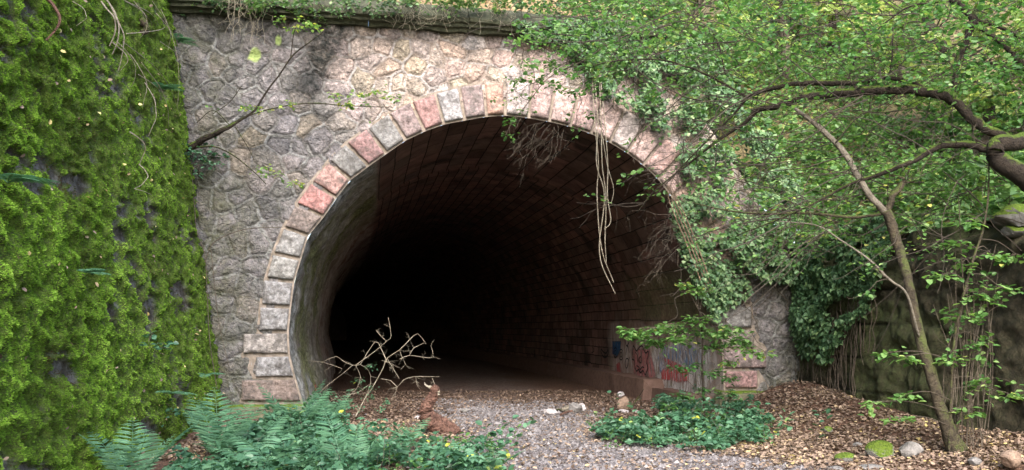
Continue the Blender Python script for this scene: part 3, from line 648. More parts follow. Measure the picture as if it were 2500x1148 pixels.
# ------------------------------------------------------------------ right ashlar wall
RH=3.1
tt=np.arange(-.5,12.5,.04); hs=np.arange(-.3,RH+.02,.04); Tt,Hh=np.meshgrid(tt,hs,indexing='ij')
course=.56; ci=np.floor((Hh+.05*fbm(Tt*.8,Hh*0,0,2,5))/course); fh=(Hh+.05*fbm(Tt*.8,Hh*0,0,2,5))/course-ci
bl=.95; off_=_h(ci,ci*0,ci*0,4)*bl; bi=np.floor((Tt+off_)/bl); fb=(Tt+off_)/bl-bi
ej=np.minimum(np.minimum(fh,1-fh)*course,np.minimum(fb,1-fb)*bl)+.02*(fbm(Tt*7,Hh*7,0,3,9)-.5)
rb=_h(bi,ci,ci*0,6)
Dr=sst(.0,.04,ej)*(.02+.05*rb)*sst(.3,.5,fbm(Tt*.9,Hh*.9,0,2,67)+.1)+.20*(fbm(Tt*4.2,Hh*5.5,0,5,61)-.5)+.10*(fbm(Tt*.8,Hh*.8,0,2,62)-.5)-.35*sst(RH-.5,RH,Hh)*fbm(Tt*1.5,Hh*0,0,3,68)
def RP(t,h,o): 
    return np.stack([RW0[0]+RWD[0]*t+RWN[0]*(o-.08*h),RW0[1]+RWD[1]*t+RWN[1]*(o-.08*h),h+0*t],-1)
rw=empty('retaining_wall',(RW0[0],RW0[1],0),'low dark wall of mossy squared blocks on the right behind the leaning tree','wall')
nT,nH=Tt.shape; back=np.concatenate([RP(tt,np.full(nT,hs[-1]),np.full(nT,-1.)),RP(tt,np.full(nT,-.3),np.full(nT,-1.))])
Q=[gridf(nT,nH),np.array([[i*nH+nH-1,(i+1)*nH+nH-1,nT*nH+i+1,nT*nH+i] for i in range(nT-1)]),np.array([[nT*nH+i,nT*nH+i+1,nT*nH+nT+i+1,nT*nH+nT+i] for i in range(nT-1)])]
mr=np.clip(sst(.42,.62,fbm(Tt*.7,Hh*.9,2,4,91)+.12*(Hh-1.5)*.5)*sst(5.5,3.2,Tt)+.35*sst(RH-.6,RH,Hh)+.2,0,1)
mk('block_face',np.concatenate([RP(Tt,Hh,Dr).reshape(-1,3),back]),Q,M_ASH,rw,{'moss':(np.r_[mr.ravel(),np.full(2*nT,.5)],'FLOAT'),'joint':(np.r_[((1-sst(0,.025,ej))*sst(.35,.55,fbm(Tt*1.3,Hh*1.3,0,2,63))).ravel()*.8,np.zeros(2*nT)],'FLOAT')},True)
settle(rw)

# ------------------------------------------------------------------ banks (terrain above)
us=np.concatenate([np.arange(-22,-8,1.),np.arange(-8,14,.16),np.arange(14,45,1.5)]); vs=np.concatenate([np.arange(-14,-.5,.22),np.arange(-.5,14,.16),np.arange(14,60,2.)])
Ub,Vb=np.meshgrid(us,vs,indexing='ij')     # Vb = distance behind the facade
XY=P0[:2]+Ub[...,None]*RR[:2]+Vb[...,None]*BB[:2]
drb=-((XY[...,0]-RW0[0])*RWN[0]+(XY[...,1]-RW0[1])*RWN[1])
dlb=-((XY[...,0]-LW0[0])*LWN[0]+(XY[...,1]-LW0[1])*LWN[1])
def bankz(U,V,dr,dl):
    h0=ftop(U)+.40
    hb=h0+.85*np.maximum(V-.3,0)-.35*np.maximum(V-9,0)
    right=RH+.62*np.maximum(dr-.8,0)
    right=np.minimum(right,RH+6.5+.15*dr)
    z=np.where(V>.25,np.maximum(hb,0)+np.where(U>uTop,.25*np.maximum(dr,0),0),right)
    z=np.where((V<=.25)&(dl>0),10+.3*dl,z)  # unseen bank behind the left wall, added to block sky light
    z=np.where((V>.25)&(dl>0),np.maximum(z,0)+.2*dl,z)
    return z+.35*(fbm(U*.8,V*.8,0,4,201)-.5)*np.clip(np.maximum(V-.3,dr-.5)/1.5,0.1,1)
Zb=bankz(Ub,Vb,drb,dlb)
kp=(Vb>.3)|((drb>.25))|(dlb>2.9)
kf=kp[:-1,:-1]&kp[1:,1:]&kp[1:,:-1]&kp[:-1,1:]
mk('hillside',np.stack([XY[...,0],XY[...,1],Zb],-1),gridf(len(us),len(vs),kf),M_BANK,None,{'green':((sst(uTop-.8,uTop+.8,Ub)*.6).ravel(),'FLOAT')},True)['kind']='structure'
def bpt(u,v):
    u=np.asarray(u,float);v=np.asarray(v,float); xy=P0[:2]+u[...,None]*RR[:2]+v[...,None]*BB[:2]
    dr=-((xy[...,0]-RW0[0])*RWN[0]+(xy[...,1]-RW0[1])*RWN[1]); dl=-((xy[...,0]-LW0[0])*LWN[0]+(xy[...,1]-LW0[1])*LWN[1])
    return np.stack([xy[...,0],xy[...,1],bankz(u,v,dr,dl)],-1),dr

# ------------------------------------------------------------------ ivy and bank plants
UP=np.array([0,0,1.])
OUT=-BB
def ivy_on_facade(acc,stems,poly,n,th=.35,size=(.05,.10),spars=.0,seed=1,dark=0.):
    q=np.array([uw(*p) for p in poly]); lo_=q.min(0);hi_=q.max(0)
    u=rng.uniform(lo_[0],hi_[0],n*3); w=rng.uniform(lo_[1],hi_[1],n*3); k=poly_in(q,u,w); k&=(.75*fbm(u*2.3,w*2.3,0,3,seed)+.25*fbm(u*7,w*7,0,2,seed+3))>(.30+spars)+.06; u=u[k][:n];w=w[k][:n]
    th_=th*(.25+.9*fbm(u*1.6,w*1.6,0,3,seed+5)); v=.05+th_*(1-rng.random(len(u))**2)
    P=FW(u,w,v); d=np.array([0,0,-1.])+.45*OUT+rv(len(u),.45); N=OUT+.5*UP+rv(len(u),.35)
    leaves(acc,P,d,N,rng.uniform(*size,len(u)),np.clip(rng.beta(2,2.2,len(u))-dark,0,1),T_IVY)
    for _ in range(max(4,n//130)):
        i=rng.integers(0,max(1,len(u))); p=np.array([u[i],w[i]]); pts=[]
        for s in range(9): pts.append(FW(p[0],p[1],.04+.08*rng.random())); p=p+np.array([rng.normal(0,.1),-.14+rng.normal(0,.08)])
        tube(stems,crm(pts,2),np.linspace(.009,.004,17),4)
def ivy_thing(label,parts,loc,mat=LEAF_IVY):
    e=empty('ivy',loc,label,'ivy',None); L=Acc();S=Acc()
    for f in parts: f(L,S)
    L.make('foliage',mat,e); S.make('stem',BARK_TWIG,e); settle(e); return e
ivy_thing('dense pale green ivy covering the right shoulder of the portal above the arch',[
  lambda L,S: ivy_on_facade(L,S,[(1440,130),(1700,110),(1840,300),(1975,560),(1960,690),(1850,690),(1800,660),(1740,600),(1690,520),(1650,420),(1625,350),(1560,290),(1470,235),(1420,190)],8200,.6,(.055,.11),.07,11),
  ],FW(4.,0.,.1))
ivy_thing('dark glossy ivy tuft hanging over the end of the cornice',[
  lambda L,S: ivy_on_facade(L,S,[(1245,72),(1340,60),(1500,70),(1560,140),(1460,190),(1400,150),(1340,108),(1280,104)],1500,.5,(.06,.10),-.05,12,.1)],FW(1.,7.,.3))
ivy_thing('thin ivy trailing over the right side of the arch beside the bare stem',[
  lambda L,S: ivy_on_facade(L,S,[(1600,430),(1670,430),(1720,540),(1770,640),(1830,690),(1820,720),(1760,760),(1700,720),(1655,640),(1640,560)],1300,.25,(.06,.10),.10,13),
  lambda L,S: ivy_on_facade(L,S,[(1630,520),(1700,560),(1770,700),(1740,800),(1690,720)],700,.45,(.06,.10),-.05,14)],FW(4.,1.,.1))
def ivy_right(L,S):
    n=6500; t=rng.uniform(-.3,3.0,n*2); h=rng.uniform(.5,RH+.35,n*2)
    low=np.interp(t,[-.3,.2,.5,1.2,2.,2.6,3.0],[2.6,1.8,1.0,.85,1.5,2.2,2.9]); k=(h>low+.5*(fbm(t*3,h*2,0,3,3)-.5))&(fbm(t*2.5,h*2.5,0,3,15)>.33); t=t[k];h=h[k]
    P=RP(t,h,.12+.38*fbm(t*1.8,h*1.8,0,2,8)*rng.random(len(t))**.5); nn=np.array([RWN[0],RWN[1],.4]); d=np.array([RWN[0]*.4,RWN[1]*.4-.2,-1])+rv(len(t),.4)
    leaves(L,P,d,nn+rv(len(t),.4),rng.uniform(.06,.11,len(t)),np.clip(rng.beta(2,2.4,len(t))-.12,0,1),T_IVY)
    for _ in range(46):
        t0=rng.uniform(.1,2.6); h0=rng.uniform(1.2,2.6); pts=[]
        for s in range(8): pts.append(RP(np.array(t0),np.array(max(h0,0.15)),.10+.05*rng.random())); h0-=.17+.05*rng.random(); t0+=rng.normal(0,.05)
        tube(S,crm(pts,2),.007,4)
ivy_thing('dark ivy with brown dead patches hanging down the corner of the right wall',[ivy_right],(RW0[0],RW0[1],0))
# dead brown leaf clumps inside that ivy
# bank cover right: many low bushes -> shrubs as things along the bank
def sprig(L,S,base,up,length,nl,size,spread=.5,tm=T_OVAL,vb=None,rad=.006,flat=.6):
    """an arching twig with leaves set in a flattish spray"""
    base=np.array(base,float); d=np.array(up,float); d/=np.linalg.norm(d); pts=[base]; st=length/7
    for s in range(7): d=d+rng.normal(0,.16,3)+np.array([0,0,-.05]); d/=np.linalg.norm(d); pts.append(pts[-1]+d*st)
    pts=np.array(pts); tube(S,pts,np.linspace(rad,rad*.4,8),3)
    i=rng.uniform(1.2,7,nl); a=np.floor(i).astype(int).clip(0,6); f=(i-a)[:,None]; P=pts[a]*(1-f)+pts[a+1]*f
    ax=pts[-1]-pts[0]; sd=np.cross(ax,UP); sd/=np.linalg.norm(sd)+1e-6
    sg=rng.choice([-1,1],nl)[:,None]; D=sd*sg+ax/np.linalg.norm(ax)*.5+rv(nl,.3)
    P=P+sd*sg*rng.uniform(.0,.06,nl)[:,None]+rv(nl,.02)
    N=UP*flat+rv(nl,.38)
    v=rng.beta(2,2.3,nl) if vb is None else np.clip(vb+rng.normal(0,.18,nl),0,1)
    leaves(L,P,D,N,rng.uniform(size[0],size[1],nl),v,tm)
def shrub(label,loc,n,rad,hgt,mat,size,name='shrub',cat='shrub',up=(0,0,1),nl=11,group=None,vb=None,bark=BARK_TWIG,flat=.6,tm=T_OVAL):
    e=empty(name,loc,label,cat,group); L=Acc();S=Acc(); loc=np.array(loc,float)
    for k in range(n):
        a=rng.uniform(0,6.28); r=rad*math.sqrt(rng.random()); b=loc+np.array([r*math.cos(a),r*math.sin(a),hgt*rng.random()*.55])
        d=np.array(up)+np.array([math.cos(a),math.sin(a),0])*r/rad*.9+rng.normal(0,.3,3)
        sprig(L,S,b,d,hgt*rng.uniform(.4,.8),nl,size,vb=vb,flat=flat,tm=tm)
    L.make('foliage',mat,e); S.make('stem',bark,e); settle(e); return e
# shrubs on the bank at the right, seen through the branches
BS=[(1500,150,'broad bright bush on the bank above the cornice end'),(1640,140,'pale bush behind the cornice end among thin stems'),(1760,270,'leafy bush on the bank above the ivied shoulder'),
    (1880,420,'grey green bush low on the bank right of the arch'),(1990,500,'round leafy bush at the foot of the bank beside the ivy'),(2080,560,'bush spilling over the corner of the right wall'),
    (2000,350,'pale bush halfway up the bank behind the dead trunk'),(2130,440,'dense low bush on the bank left of the forked stem'),(2240,470,'low bush on top of the right wall behind the sapling trunk'),
    (2360,430,'bush on top of the right wall near the mossy ledge'),(2480,480,'bush at the right edge above the mossy ledge'),(2200,320,'sunlit bush on the upper bank under the double limb'),
    (2350,260,'yellowing bush high on the bank at right'),(2470,300,'pale bush high on the bank by the right edge'),(1850,150,'bright bush high on the bank in the middle of the canopy'),(2080,180,'yellow green bush high on the bank right of centre')]
def bank_hit(px,py):
    d=ray(px,py); o=np.array([0,0,EYE])
    for t in np.arange(8,45,.1):
        p=o+d*t; u=(p-P0)@RR; v=(p-P0)@BB; q,dr=bpt(u,v)
        if p[2]<q[2] and (v>.3 or dr>.5): return q
    return None
for k,(px,py,lab) in enumerate(BS):
    p=bank_hit(px,py+50)
    if p is None: continue
    shrub(lab,p-np.array([0,0,.05]),70,1.15,1.0,LEAF_HILL,(.08,.14),up=(-.15,-.6,.7),nl=15,group='bushes on the right bank',flat=.5)
# ground ivy of the bank as one carpet
acc=Acc(); n=52000
u=rng.uniform(uTop-.5,13,n); v=rng.uniform(-7,11,n); P,dr=bpt(u,v); k=((v>.3)|(dr>.7))&(fbm(u*.8,v*.8,0,3,401)>np.where(v>5.5,.42,.3)); P=P[k]
leaves(acc,P+np.array([0,0,.05])+rv(len(P),.05),np.array([-.2,-.6,-.3])+rv(len(P),.5),np.array([-.2,-.5,1])+rv(len(P),.4),rng.uniform(.09,.16,len(P)),rng.beta(2,2,len(P)),T_IVY)
tag(acc.make('bank_cover',LEAF_HILL),None,None,None,'stuff')
# leaf litter / tufts on the ochre bank above the cornice
acc=Acc(); n=9000; u=rng.uniform(-7,5,n); v=rng.uniform(.36,6,n); P,dr=bpt(u,v); P=P+np.array([0,0,.01])
leaves(acc,P,rv(n),UP+rv(n,.5),rng.uniform(.04,.09,n),np.clip(rng.beta(3,2,n)+.1,0,1))
tag(acc.make('leaf_litter',LEAF_DEAD),None,None,None,'stuff')
# plants on top of the cornice
TOPS=[(470,12,.35,26,'small dark bramble growing on the cornice above the corner'),(600,14,.3,26,'bramble with hanging roots over the left part of the cornice'),(700,20,.45,40,'bright green sprig plant leaning over the cornice left of centre'),
      (800,20,.35,34,'dry bramble tangle on the cornice between two green plants'),(930,28,.45,46,'dark low bush on the cornice joint'),(1060,30,.35,40,'green bush on the cornice with brown stems beneath'),(1150,38,.4,44,'fern green bush on the cornice above the crown of the arch'),(1290,60,.25,22,'dry ochre tuft on the cornice next to the ivy')]
for px,py,h,n,lab in TOPS:
    q=uw(px,py); shrub(lab,FW(q[0],WT+(.10 if px<850 else .22 if px<1000 else .38),.36),int(n*1.3),.55,h*.8,LEAF_HILL if px in(700,1060,1150) else LEAF_IVY,(.04,.08),up=(0,-.4,-.45 if px<1000 else .1),nl=12,group='plants on top of the cornice')
# hanging roots and dry stems over the cornice
def hanging(label,px0,px1,n,ylow,mat,r=.005,name='hanging_root',top=(0,20),cat='roots'):
    e=empty(name,FW(uw((px0+px1)/2,30)[0],WT+.4,.2),label,cat); S=Acc()
    for k in range(n):
        px=rng.uniform(px0,px1); q=uw(px,rng.uniform(*top)); L=rng.uniform(.3,1.)*(ylow-20)/F*14.5; P=[]; u=q[0];w=WT+.5;v=.15
        for s in range(9):
            P.append(FW(u,w,v)); w-=L/8; v=.34+.05*rng.random(); u+=rng.normal(0,.035)+ (.03*math.sin(k*3.1))
        tube(S,crm(P,3),np.linspace(r,r*.5,25),4)
        if rng.random()<.6:
            i=rng.integers(3,7); p=P[i].copy(); B=[p]
            for s in range(5): p=p+np.array([rng.normal(0,.06)+.05*(-1)**k,-.02,-.06*rng.random()-.02]); B.append(p)
            tube(S,B,r*.45,3)
    S.make('strand',mat,e); settle(e)
hanging('knot of pale roots hanging over the left part of the cornice',560,660,22,170,BARK_VINE)
hanging('fringe of dry stems hanging over the middle of the cornice',960,1100,34,110,BARK_VINE,.004)
hanging('few long thin roots hanging from the cornice near the dark stain',700,860,9,130,BARK_TWIG,.004)
hanging('short dry strands hanging at the right end of the cornice',1110,1240,10,110,BARK_VINE,.004)

# ------------------------------------------------------------------ trees
def pxr(r,Y): return r*(.5+.42*float(sst(3.5,10,r)))*Y/F
def limb(acc,pts,seg=8,rough=.08,n=7):
    """pts rows: px,py,depth,radius in px"""
    A_=np.array([np.r_[at(p[0],p[1],p[2]),pxr(p[3],p[2])] for p in pts]); q=crm(A_,n); wob=.12 if pts[0][3]>20 else .35
    q[:,:3]+= wob*np.stack([vn(np.arange(len(q))*.45,q[:,3]*0,k,int(pts[0][0])%97)-.5 for k in range(3)],-1)*q[:,3:4]*1.6
    tube(acc,q[:,:3],np.maximum(q[:,3],.0025),seg,rough); return q
def twigs(S,L,q,n,length,size,nl=8,down=0.,side=None,sub=2,r=.006,leafp=1.,vb=None,t0=.15):
    m=len(q)
    for k in range(n):
        i=int(rng.uniform(t0,1)*(m-1)); p=q[i,:3].copy(); ax=q[min(i+2,m-1),:3]-q[max(i-2,0),:3]; ax/=np.linalg.norm(ax)+1e-9
        d=rng.normal(0,1,3); d-=ax*(d@ax); d/=np.linalg.norm(d); d=d+ax*.6+np.array([0,0,-down])
        ln=length*rng.uniform(.5,1.3); pts=[p]; st=ln/8
        for s in range(8): d=d/np.linalg.norm(d)+rng.normal(0,.17,3)+np.array([0,0,-down*.06]); pts.append(pts[-1]+d/np.linalg.norm(d)*st)
        pts=np.array(pts); tube(S,pts,np.linspace(r,r*.35,9),4)
        for s in range(sub):
            j=rng.integers(2,8)
            if rng.random()<leafp: sprig(L,S,pts[j],pts[j]-pts[j-1]+rng.normal(0,.05,3),ln*.45,nl,size,rad=r*.4,vb=vb)
            else:
                P=[pts[j]]; dd_=(pts[j]-pts[j-1])/st+rng.normal(0,.7,3)
                for z in range(5): dd_=dd_/np.linalg.norm(dd_)+rng.normal(0,.25,3); P.append(P[-1]+dd_/np.linalg.norm(dd_)*ln*.07)
                tube(S,P,np.linspace(r*.5,r*.25,6),3)
# --- big overhanging tree, rooted on the bank beyond the right edge
e=empty('overhanging_tree',at(2640,620,9.6),'dark mossy limbed tree arching in from the right edge over the arch','tree')
T=Acc();L=Acc();S=Acc()
limb(T,[(2640,620,9.6,34),(2570,500,9.6,32),(2500,432,9.6,28),(2450,400,9.6,26),(2428,372,9.6,22),(2440,352,9.6,24),(2480,350,9.6,22),(2540,330,9.7,20)],12,.06)
q1=limb(T,[(2432,368,9.6,14),(2400,360,9.7,11),(2350,352,9.8,10),(2300,357,9.9,9),(2225,395,10,8),(2150,425,10.1,7.5),(2075,450,10.2,6),(1950,515,10.4,4.5),(1800,575,10.6,3)])
q2=limb(T,[(2480,352,9.7,16),(2410,315,9.8,13),(2370,285,9.9,13),(2330,248,10,13),(2290,232,10,14),(2250,220,10.1,14),(2175,217,10.2,13),(2075,225,10.4,12),(1975,237,10.6,12),(1900,257,10.8,11),(1850,268,11,9),(1822,298,11.1,7),(1750,345,11.3,6),(1675,405,11.5,5),(1600,465,11.8,3.5),(1555,520,12,2)])
q3=limb(T,[(2260,222,10.1,9),(2225,200,10.2,8),(2165,190,10.3,8),(2110,200,10.4,8.5),(2050,203,10.5,8.5),(1950,203,10.7,8.5),(1900,212,10.8,8),(1870,220,10.9,7.5),(1825,237,11,7),(1790,280,11.1,5),(1700,370,11.3,4),(1625,450,11.5,3)])
q4=limb(T,[(1825,237,11,6),(1750,195,11.1,5.5),(1685,165,11.2,5),(1600,145,11.3,4.5),(1500,150,11.5,3),(1420,170,11.7,2)])
q5=limb(T,[(2300,-30,10.2,10),(2325,0,10.2,10),(2370,40,10.1,12),(2368,75,10.1,10),(2355,110,10.1,9),(2335,165,10,8),(2327,235,10,8)])
q6=limb(T,[(2375,50,10.1,8),(2450,110,9.9,8),(2500,160,9.8,9),(2570,210,9.7,10)]); q7=limb(T,[(2385,50,10.1,6),(2450,70,10,7),(2500,97,9.9,8),(2570,130,9.8,9)])
q8=limb(T,[(2410,152,10,5),(2450,162,9.9,6),(2500,168,9.8,8),(2570,185,9.7,9)])
q9=limb(T,[(2290,5,10.2,5),(2225,15,10.2,5),(2175,45,10.3,4.5),(2130,85,10.4,4),(2090,140,10.4,4),(2070,195,10.5,3)])
q10=limb(T,[(1660,50,11.3,3),(1730,70,11.3,3.5),(1755,110,11.2,4),(1772,190,11.1,4)]); 
q11=limb(T,[(2180,60,10.4,3),(2178,140,10.4,4),(2170,195,10.4,4)]); q12=limb(T,[(1830,240,11,3.5),(1780,260,10.9,3),(1720,300,10.8,3),(1650,330,10.8,2)])
q13=limb(T,[(2040,350,10.2,4),(2100,280,10.2,3.5),(2160,275,10.2,4),(2240,262,10.1,4)])
for q,n,l,dn,lp in ((q1,26,.8,.1,.22),(q2,38,1.0,.0,.22),(q3,30,1.0,-.3,.35),(q4,22,1.,-.3,.5),(q5,18,.9,0,.6),(q6,14,.8,0,.6),(q7,12,.8,0,.6),(q8,10,.7,0,.6),(q9,14,.8,0,.5),(q10,12,.8,0,.5),(q11,8,.7,0,.5),(q12,8,.8,.2,.2),(q13,8,.7,0,.3)):
    twigs(S,L,q,n,l,(.055,.095),nl=8,down=dn,sub=3,leafp=lp)
# free twig sprays making up the rest of the crown, each on its own shoot
cp_=[(1250,60),(1330,40),(1420,-60),(2600,-60),(2600,330),(2300,300),(2100,200),(1950,150),(1800,150),(1650,130),(1520,150),(1400,220),(1340,190)]
for k in range(230):
    px=rng.uniform(1340,1700); py=rng.uniform(30,250)-.18*(px-1500)*(px<1500)*.0
    if py>90+(px-1340)*.9 and px<1480: continue
    if rng.random()>.25+sst(.4,.6,float(fbm(np.array(px/70.),np.array(py/60.),0,2,79))): continue
    sprig(L,S,at(px,py,rng.uniform(11.6,13.2)),rng.normal(0,1,3)*np.array([1,.6,.5])+np.array([-.8,-.2,-.1]),rng.uniform(.3,.6),10,(.05,.085),rad=.004,vb=rng.uniform(.25,.75))
for k in range(150):
    px=rng.uniform(1720,2350); py=rng.uniform(330,640)
    sprig(L,S,at(px,py,rng.uniform(9.8,12.5)),rng.normal(0,1,3)*np.array([1,1,.3])+np.array([-.5,-.2,0]),rng.uniform(.3,.6),8,(.05,.085),rad=.004,vb=rng.uniform(.3,.8),flat=1.5)
cnt=0
while cnt<520:
    px=rng.uniform(1240,2600);py=rng.uniform(-70,380)
    if not poly_in(cp_,np.array(px),np.array(py)): continue
    dens=float(fbm(np.array(px/110.),np.array(py/90.),0,3,77))
    if rng.random()>sst(.42,.6,dens)+.04: continue
    Y=rng.uniform(9.3,12.8); p=at(px,py,Y); 
    sprig(L,S,p,rng.normal(0,1,3)*np.array([1,1,.35])+np.array([-.6,-.3,0]),rng.uniform(.3,.65),10,(.05,.09),rad=.004); cnt+=1
# long thin wandering shoots tie the sprays together
for k in range(330):
    px=rng.uniform(1380,2550);py=rng.uniform(-40,620)
    if px<1640+.55*max(py-130,0) and py>130: continue
    Y=rng.uniform(9.5,12); p=at(px,py,Y); d=np.array([-1,rng.normal(0,.3),rng.normal(0,.6)]); P=[p]
    for s in range(14): d=d/np.linalg.norm(d)+rng.normal(0,.13,3); P.append(P[-1]+d/np.linalg.norm(d)*rng.uniform(.08,.17))
    tube(S,P,np.linspace(.0075,.0025,15)*rng.uniform(.5,1.3),4)
T.make('trunk',BARK_DARK,e,True); S.make('twig',mat_bark('dark_twig_bark',(.03,.024,.019),(.10,.08,.062)),e); L.make('crown',LEAF_CANOPY,e); settle(e)

# --- leaning tree rooted at bottom right
r0=G(2330,1105)
YB=r0[1]
e=empty('leaning_tree',r0,'leaning mossy young tree rooted among rocks at the lower right','tree')
T=Acc();L=Acc();S=Acc()
qa=limb(T,[(2350,1125,YB,34),(2332,1090,YB,24),(2300,1010,YB,16),(2268,900,YB,14),(2240,800,YB+.1,13),(2218,690,YB+.1,12),(2196,610,YB+.2,13),(2175,545,YB+.2,13),(2163,515,YB+.2,13)],12,.1)
qb=limb(T,[(2163,520,YB+.2,9),(2180,480,YB+.2,9),(2205,445,YB+.2,8),(2190,432,YB+.2,6),(2172,428,YB+.2,4)]); qb2=limb(T,[(2203,445,YB+.2,5),(2235,440,YB+.2,4),(2260,400,YB+.2,3.5),(2300,330,YB+.3,3),(2330,250,YB+.3,2)])
qc=limb(T,[(2165,520,YB+.2,6),(2080,530,YB+.4,6),(1960,520,YB+.6,5),(1870,522,YB+.8,5),(1780,515,YB+1.,4),(1690,495,YB+1.2,2)])
T.make('trunk',BARK_MOSSY,e,True)
T2=Acc()
qd=limb(T2,[(2163,518,YB+.2,10),(2125,480,YB+.2,9),(2085,415,YB+.3,9),(2040,350,YB+.4,8),(2000,310,YB+.5,8),(1940,265,YB+.6,6)]); 
qe=limb(T2,[(2245,827,YB+.05,5),(2214,720,YB-.1,5),(2169,681,YB-.1,5),(2123,635,YB,4.5),(2050,585,YB+.2,4),(1994,551,YB+.3,3),(1900,540,YB+.4,2)])
T2.make('dead_stem',BARK_PALE,e,True)
for q,n,l,lp in ((qb2,8,.5,.8),(qc,26,.8,.35),(qd,16,.6,.2),(qe,8,.5,.3),(qb,6,.4,.8)): twigs(S,L,q,n,l,(.05,.085),nl=7,down=.1,sub=2,leafp=lp,r=.005)
for k in range(26):   # suckers at the root
    px=2300+rng.uniform(0,110); top=rng.uniform(560,960); P=[(px,1110,YB+rng.uniform(-.1,.2),2.2),(px+rng.uniform(-25,25),(1110+top)/2,YB,1.8),(px+rng.uniform(-45,60),top,YB,1.)]
    q=limb(S,P,4)
    if k%3==0: twigs(S,L,q,4,.3,(.055,.085),nl=6,sub=1,r=.003,t0=.45)
S.make('twig',BARK_TWIG,e); L.make('crown',LEAF_CANOPY,e); settle(e)

# --- slender sapling right of it with flat layered leaves
b0=G(2318,1100); e=empty('sapling',b0,'slender upright sapling with flat tiers of rounded leaves before the dark wall','sapling'); T=Acc();L=Acc();S=Acc()
YS=b0[1]-.15
q=limb(T,[(2318,1100,YS,5),(2325,900,YS,5),(2335,800,YS,5),(2372,650,YS,5),(2400,560,YS,4.5),(2412,480,YS,4),(2415,380,YS,3),(2420,300,YS,2)])
q2=limb(T,[(2330,1100,YS,3),(2370,850,YS,3),(2352,700,YS,3),(2340,480,YS,2)])
T.make('trunk',BARK_MOSSY,e)
def tier(L,S,px,py,Y,w,n,size=(.07,.105),vb=.6,tilt=0.):
    p=at(px,py,Y); 
    for k in range(n):
        a=rng.uniform(0,6.28); tip=p+np.array([math.cos(a)*w*rng.uniform(.3,1),math.sin(a)*w*.6*rng.uniform(.3,1),rng.normal(0,.03)-.05+tilt*math.cos(a)]); 
        sprig(L,S,p,tip-p,np.linalg.norm(tip-p),6,size,rad=.003,vb=vb,flat=2.2)
for px,py,w in ((2350,640,.35),(2420,620,.3),(2300,670,.3),(2380,720,.35),(2340,770,.3),(2440,700,.28),(2330,590,.3),(2400,830,.35),(2170,860,.3),(2210,870,.25),(2140,980,.3),(2220,960,.3),(2410,940,.4),(2380,1000,.35),(2460,960,.3),(2320,870,.3),(2190,1020,.3),(2360,540,.3),(2480,620,.3)):
    a=at(px,py,YS); qn=q[np.argmin(np.linalg.norm(q[:,:3]-a,axis=1)),:3]; tube(S,crm([qn,(qn+a)/2+np.array([0,0,.06]),a],4),.004,4); tier(L,S,px,py,YS,w,5)
S.make('twig',BARK_TWIG,e); L.make('foliage',LEAF_CANOPY,e); settle(e)

# --- small sapling before the right jamb
b0=G(1722,1060); Y1=b0[1]
e=empty('sapling',b0,'small sapling with one broad flat layer of light leaves before the graffiti','sapling'); T=Acc();L=Acc();S=Acc()
q=limb(T,[(1722,1060,Y1,6),(1718,980,Y1,5),(1714,900,Y1,4.5),(1715,820,Y1,4),(1705,740,Y1,3),(1700,690,Y1,2)])
T.make('trunk',BARK_DARK,e)
for px,py,w in ((1560,815,.35),(1600,800,.35),(1640,790,.4),(1680,800,.4),(1720,800,.4),(1760,810,.35),(1700,775,.35),(1650,825,.35),(1600,830,.3),(1740,840,.3),(1800,830,.25),(1790,800,.3),(1530,805,.18)):
    a=at(px,py,Y1+rng.uniform(-.3,.3)); tube(S,crm([q[22,:3],(q[22,:3]+a)/2+np.array([0,0,.05]),a],4),.004,4); tier(L,S,px,py,a[1],w*1.1,15,(.06,.10),.55)
for px,py,w in ((1690,710,.25),(1720,700,.2),(1670,690,.15),(1830,850,.25),(1870,860,.2),(1780,880,.2)): 
    a=at(px,py,Y1); tube(S,crm([q[26,:3],a],4),.004,4); tier(L,S,px,py,Y1,w,6,(.06,.10),.7)
for px,py,w in ((1650,900,.25),(1690,890,.25),(1740,900,.25),(1660,960,.3),(1720,950,.3),(1770,960,.3),(1690,1000,.35),(1750,1010,.35),(1630,990,.3),(1780,920,.2)):
    tube(S,crm([q[8,:3],at(px,py,Y1)],4),.004,4); tier(L,S,px,py,Y1,w,6,(.06,.09),.15)
S.make('twig',BARK_TWIG,e); L.make('foliage',LEAF_CANOPY,e); settle(e)

# --- dark branch growing from the wall corner at the left
p0=at(462,368,13.2)
e=empty('bent_branch',p0,'dark bare limb growing from the left corner up across the masonry','branch'); T=Acc();S=Acc();L=Acc()
YL=13.0
q=limb(T,[(440,385,13.3,12),(468,358,13.2,11),(495,342,13.1,9),(540,320,YL,8),(575,300,YL,6),(620,270,YL,5),(650,225,YL,4.5),(680,185,YL,4),(715,135,YL,4),(760,100,YL,3),(790,78,YL,2)])
qk=limb(T,[(545,315,YL,5),(600,285,YL,4),(680,262,YL,3),(760,252,YL,3),(840,258,YL,2.5),(950,262,YL,2)]); qk2=limb(T,[(468,362,13.2,5),(520,358,13,3.5),(570,380,13,3),(620,420,13,2.5),(650,450,13,2)])
qk3=limb(T,[(710,140,YL,3),(716,90,YL,2.5),(722,65,YL,2)]); qk4=limb(T,[(560,305,YL,2.5),(520,270,YL,2.2),(480,300,YL,2)]); qk5=limb(T,[(520,278,YL,2),(560,250,YL,2),(590,210,YL,1.5)]); qk6=limb(T,[(575,310,YL,2),(605,360,YL,2),(620,390,YL,1.5)])
T.make('limb',BARK_DARK,e)
for q_,n in ((qk,8),(qk2,8),(qk5,4),(q,5)): twigs(S,L,q_,n,.4,(.05,.07),nl=3,sub=1,leafp=.15,r=.004)
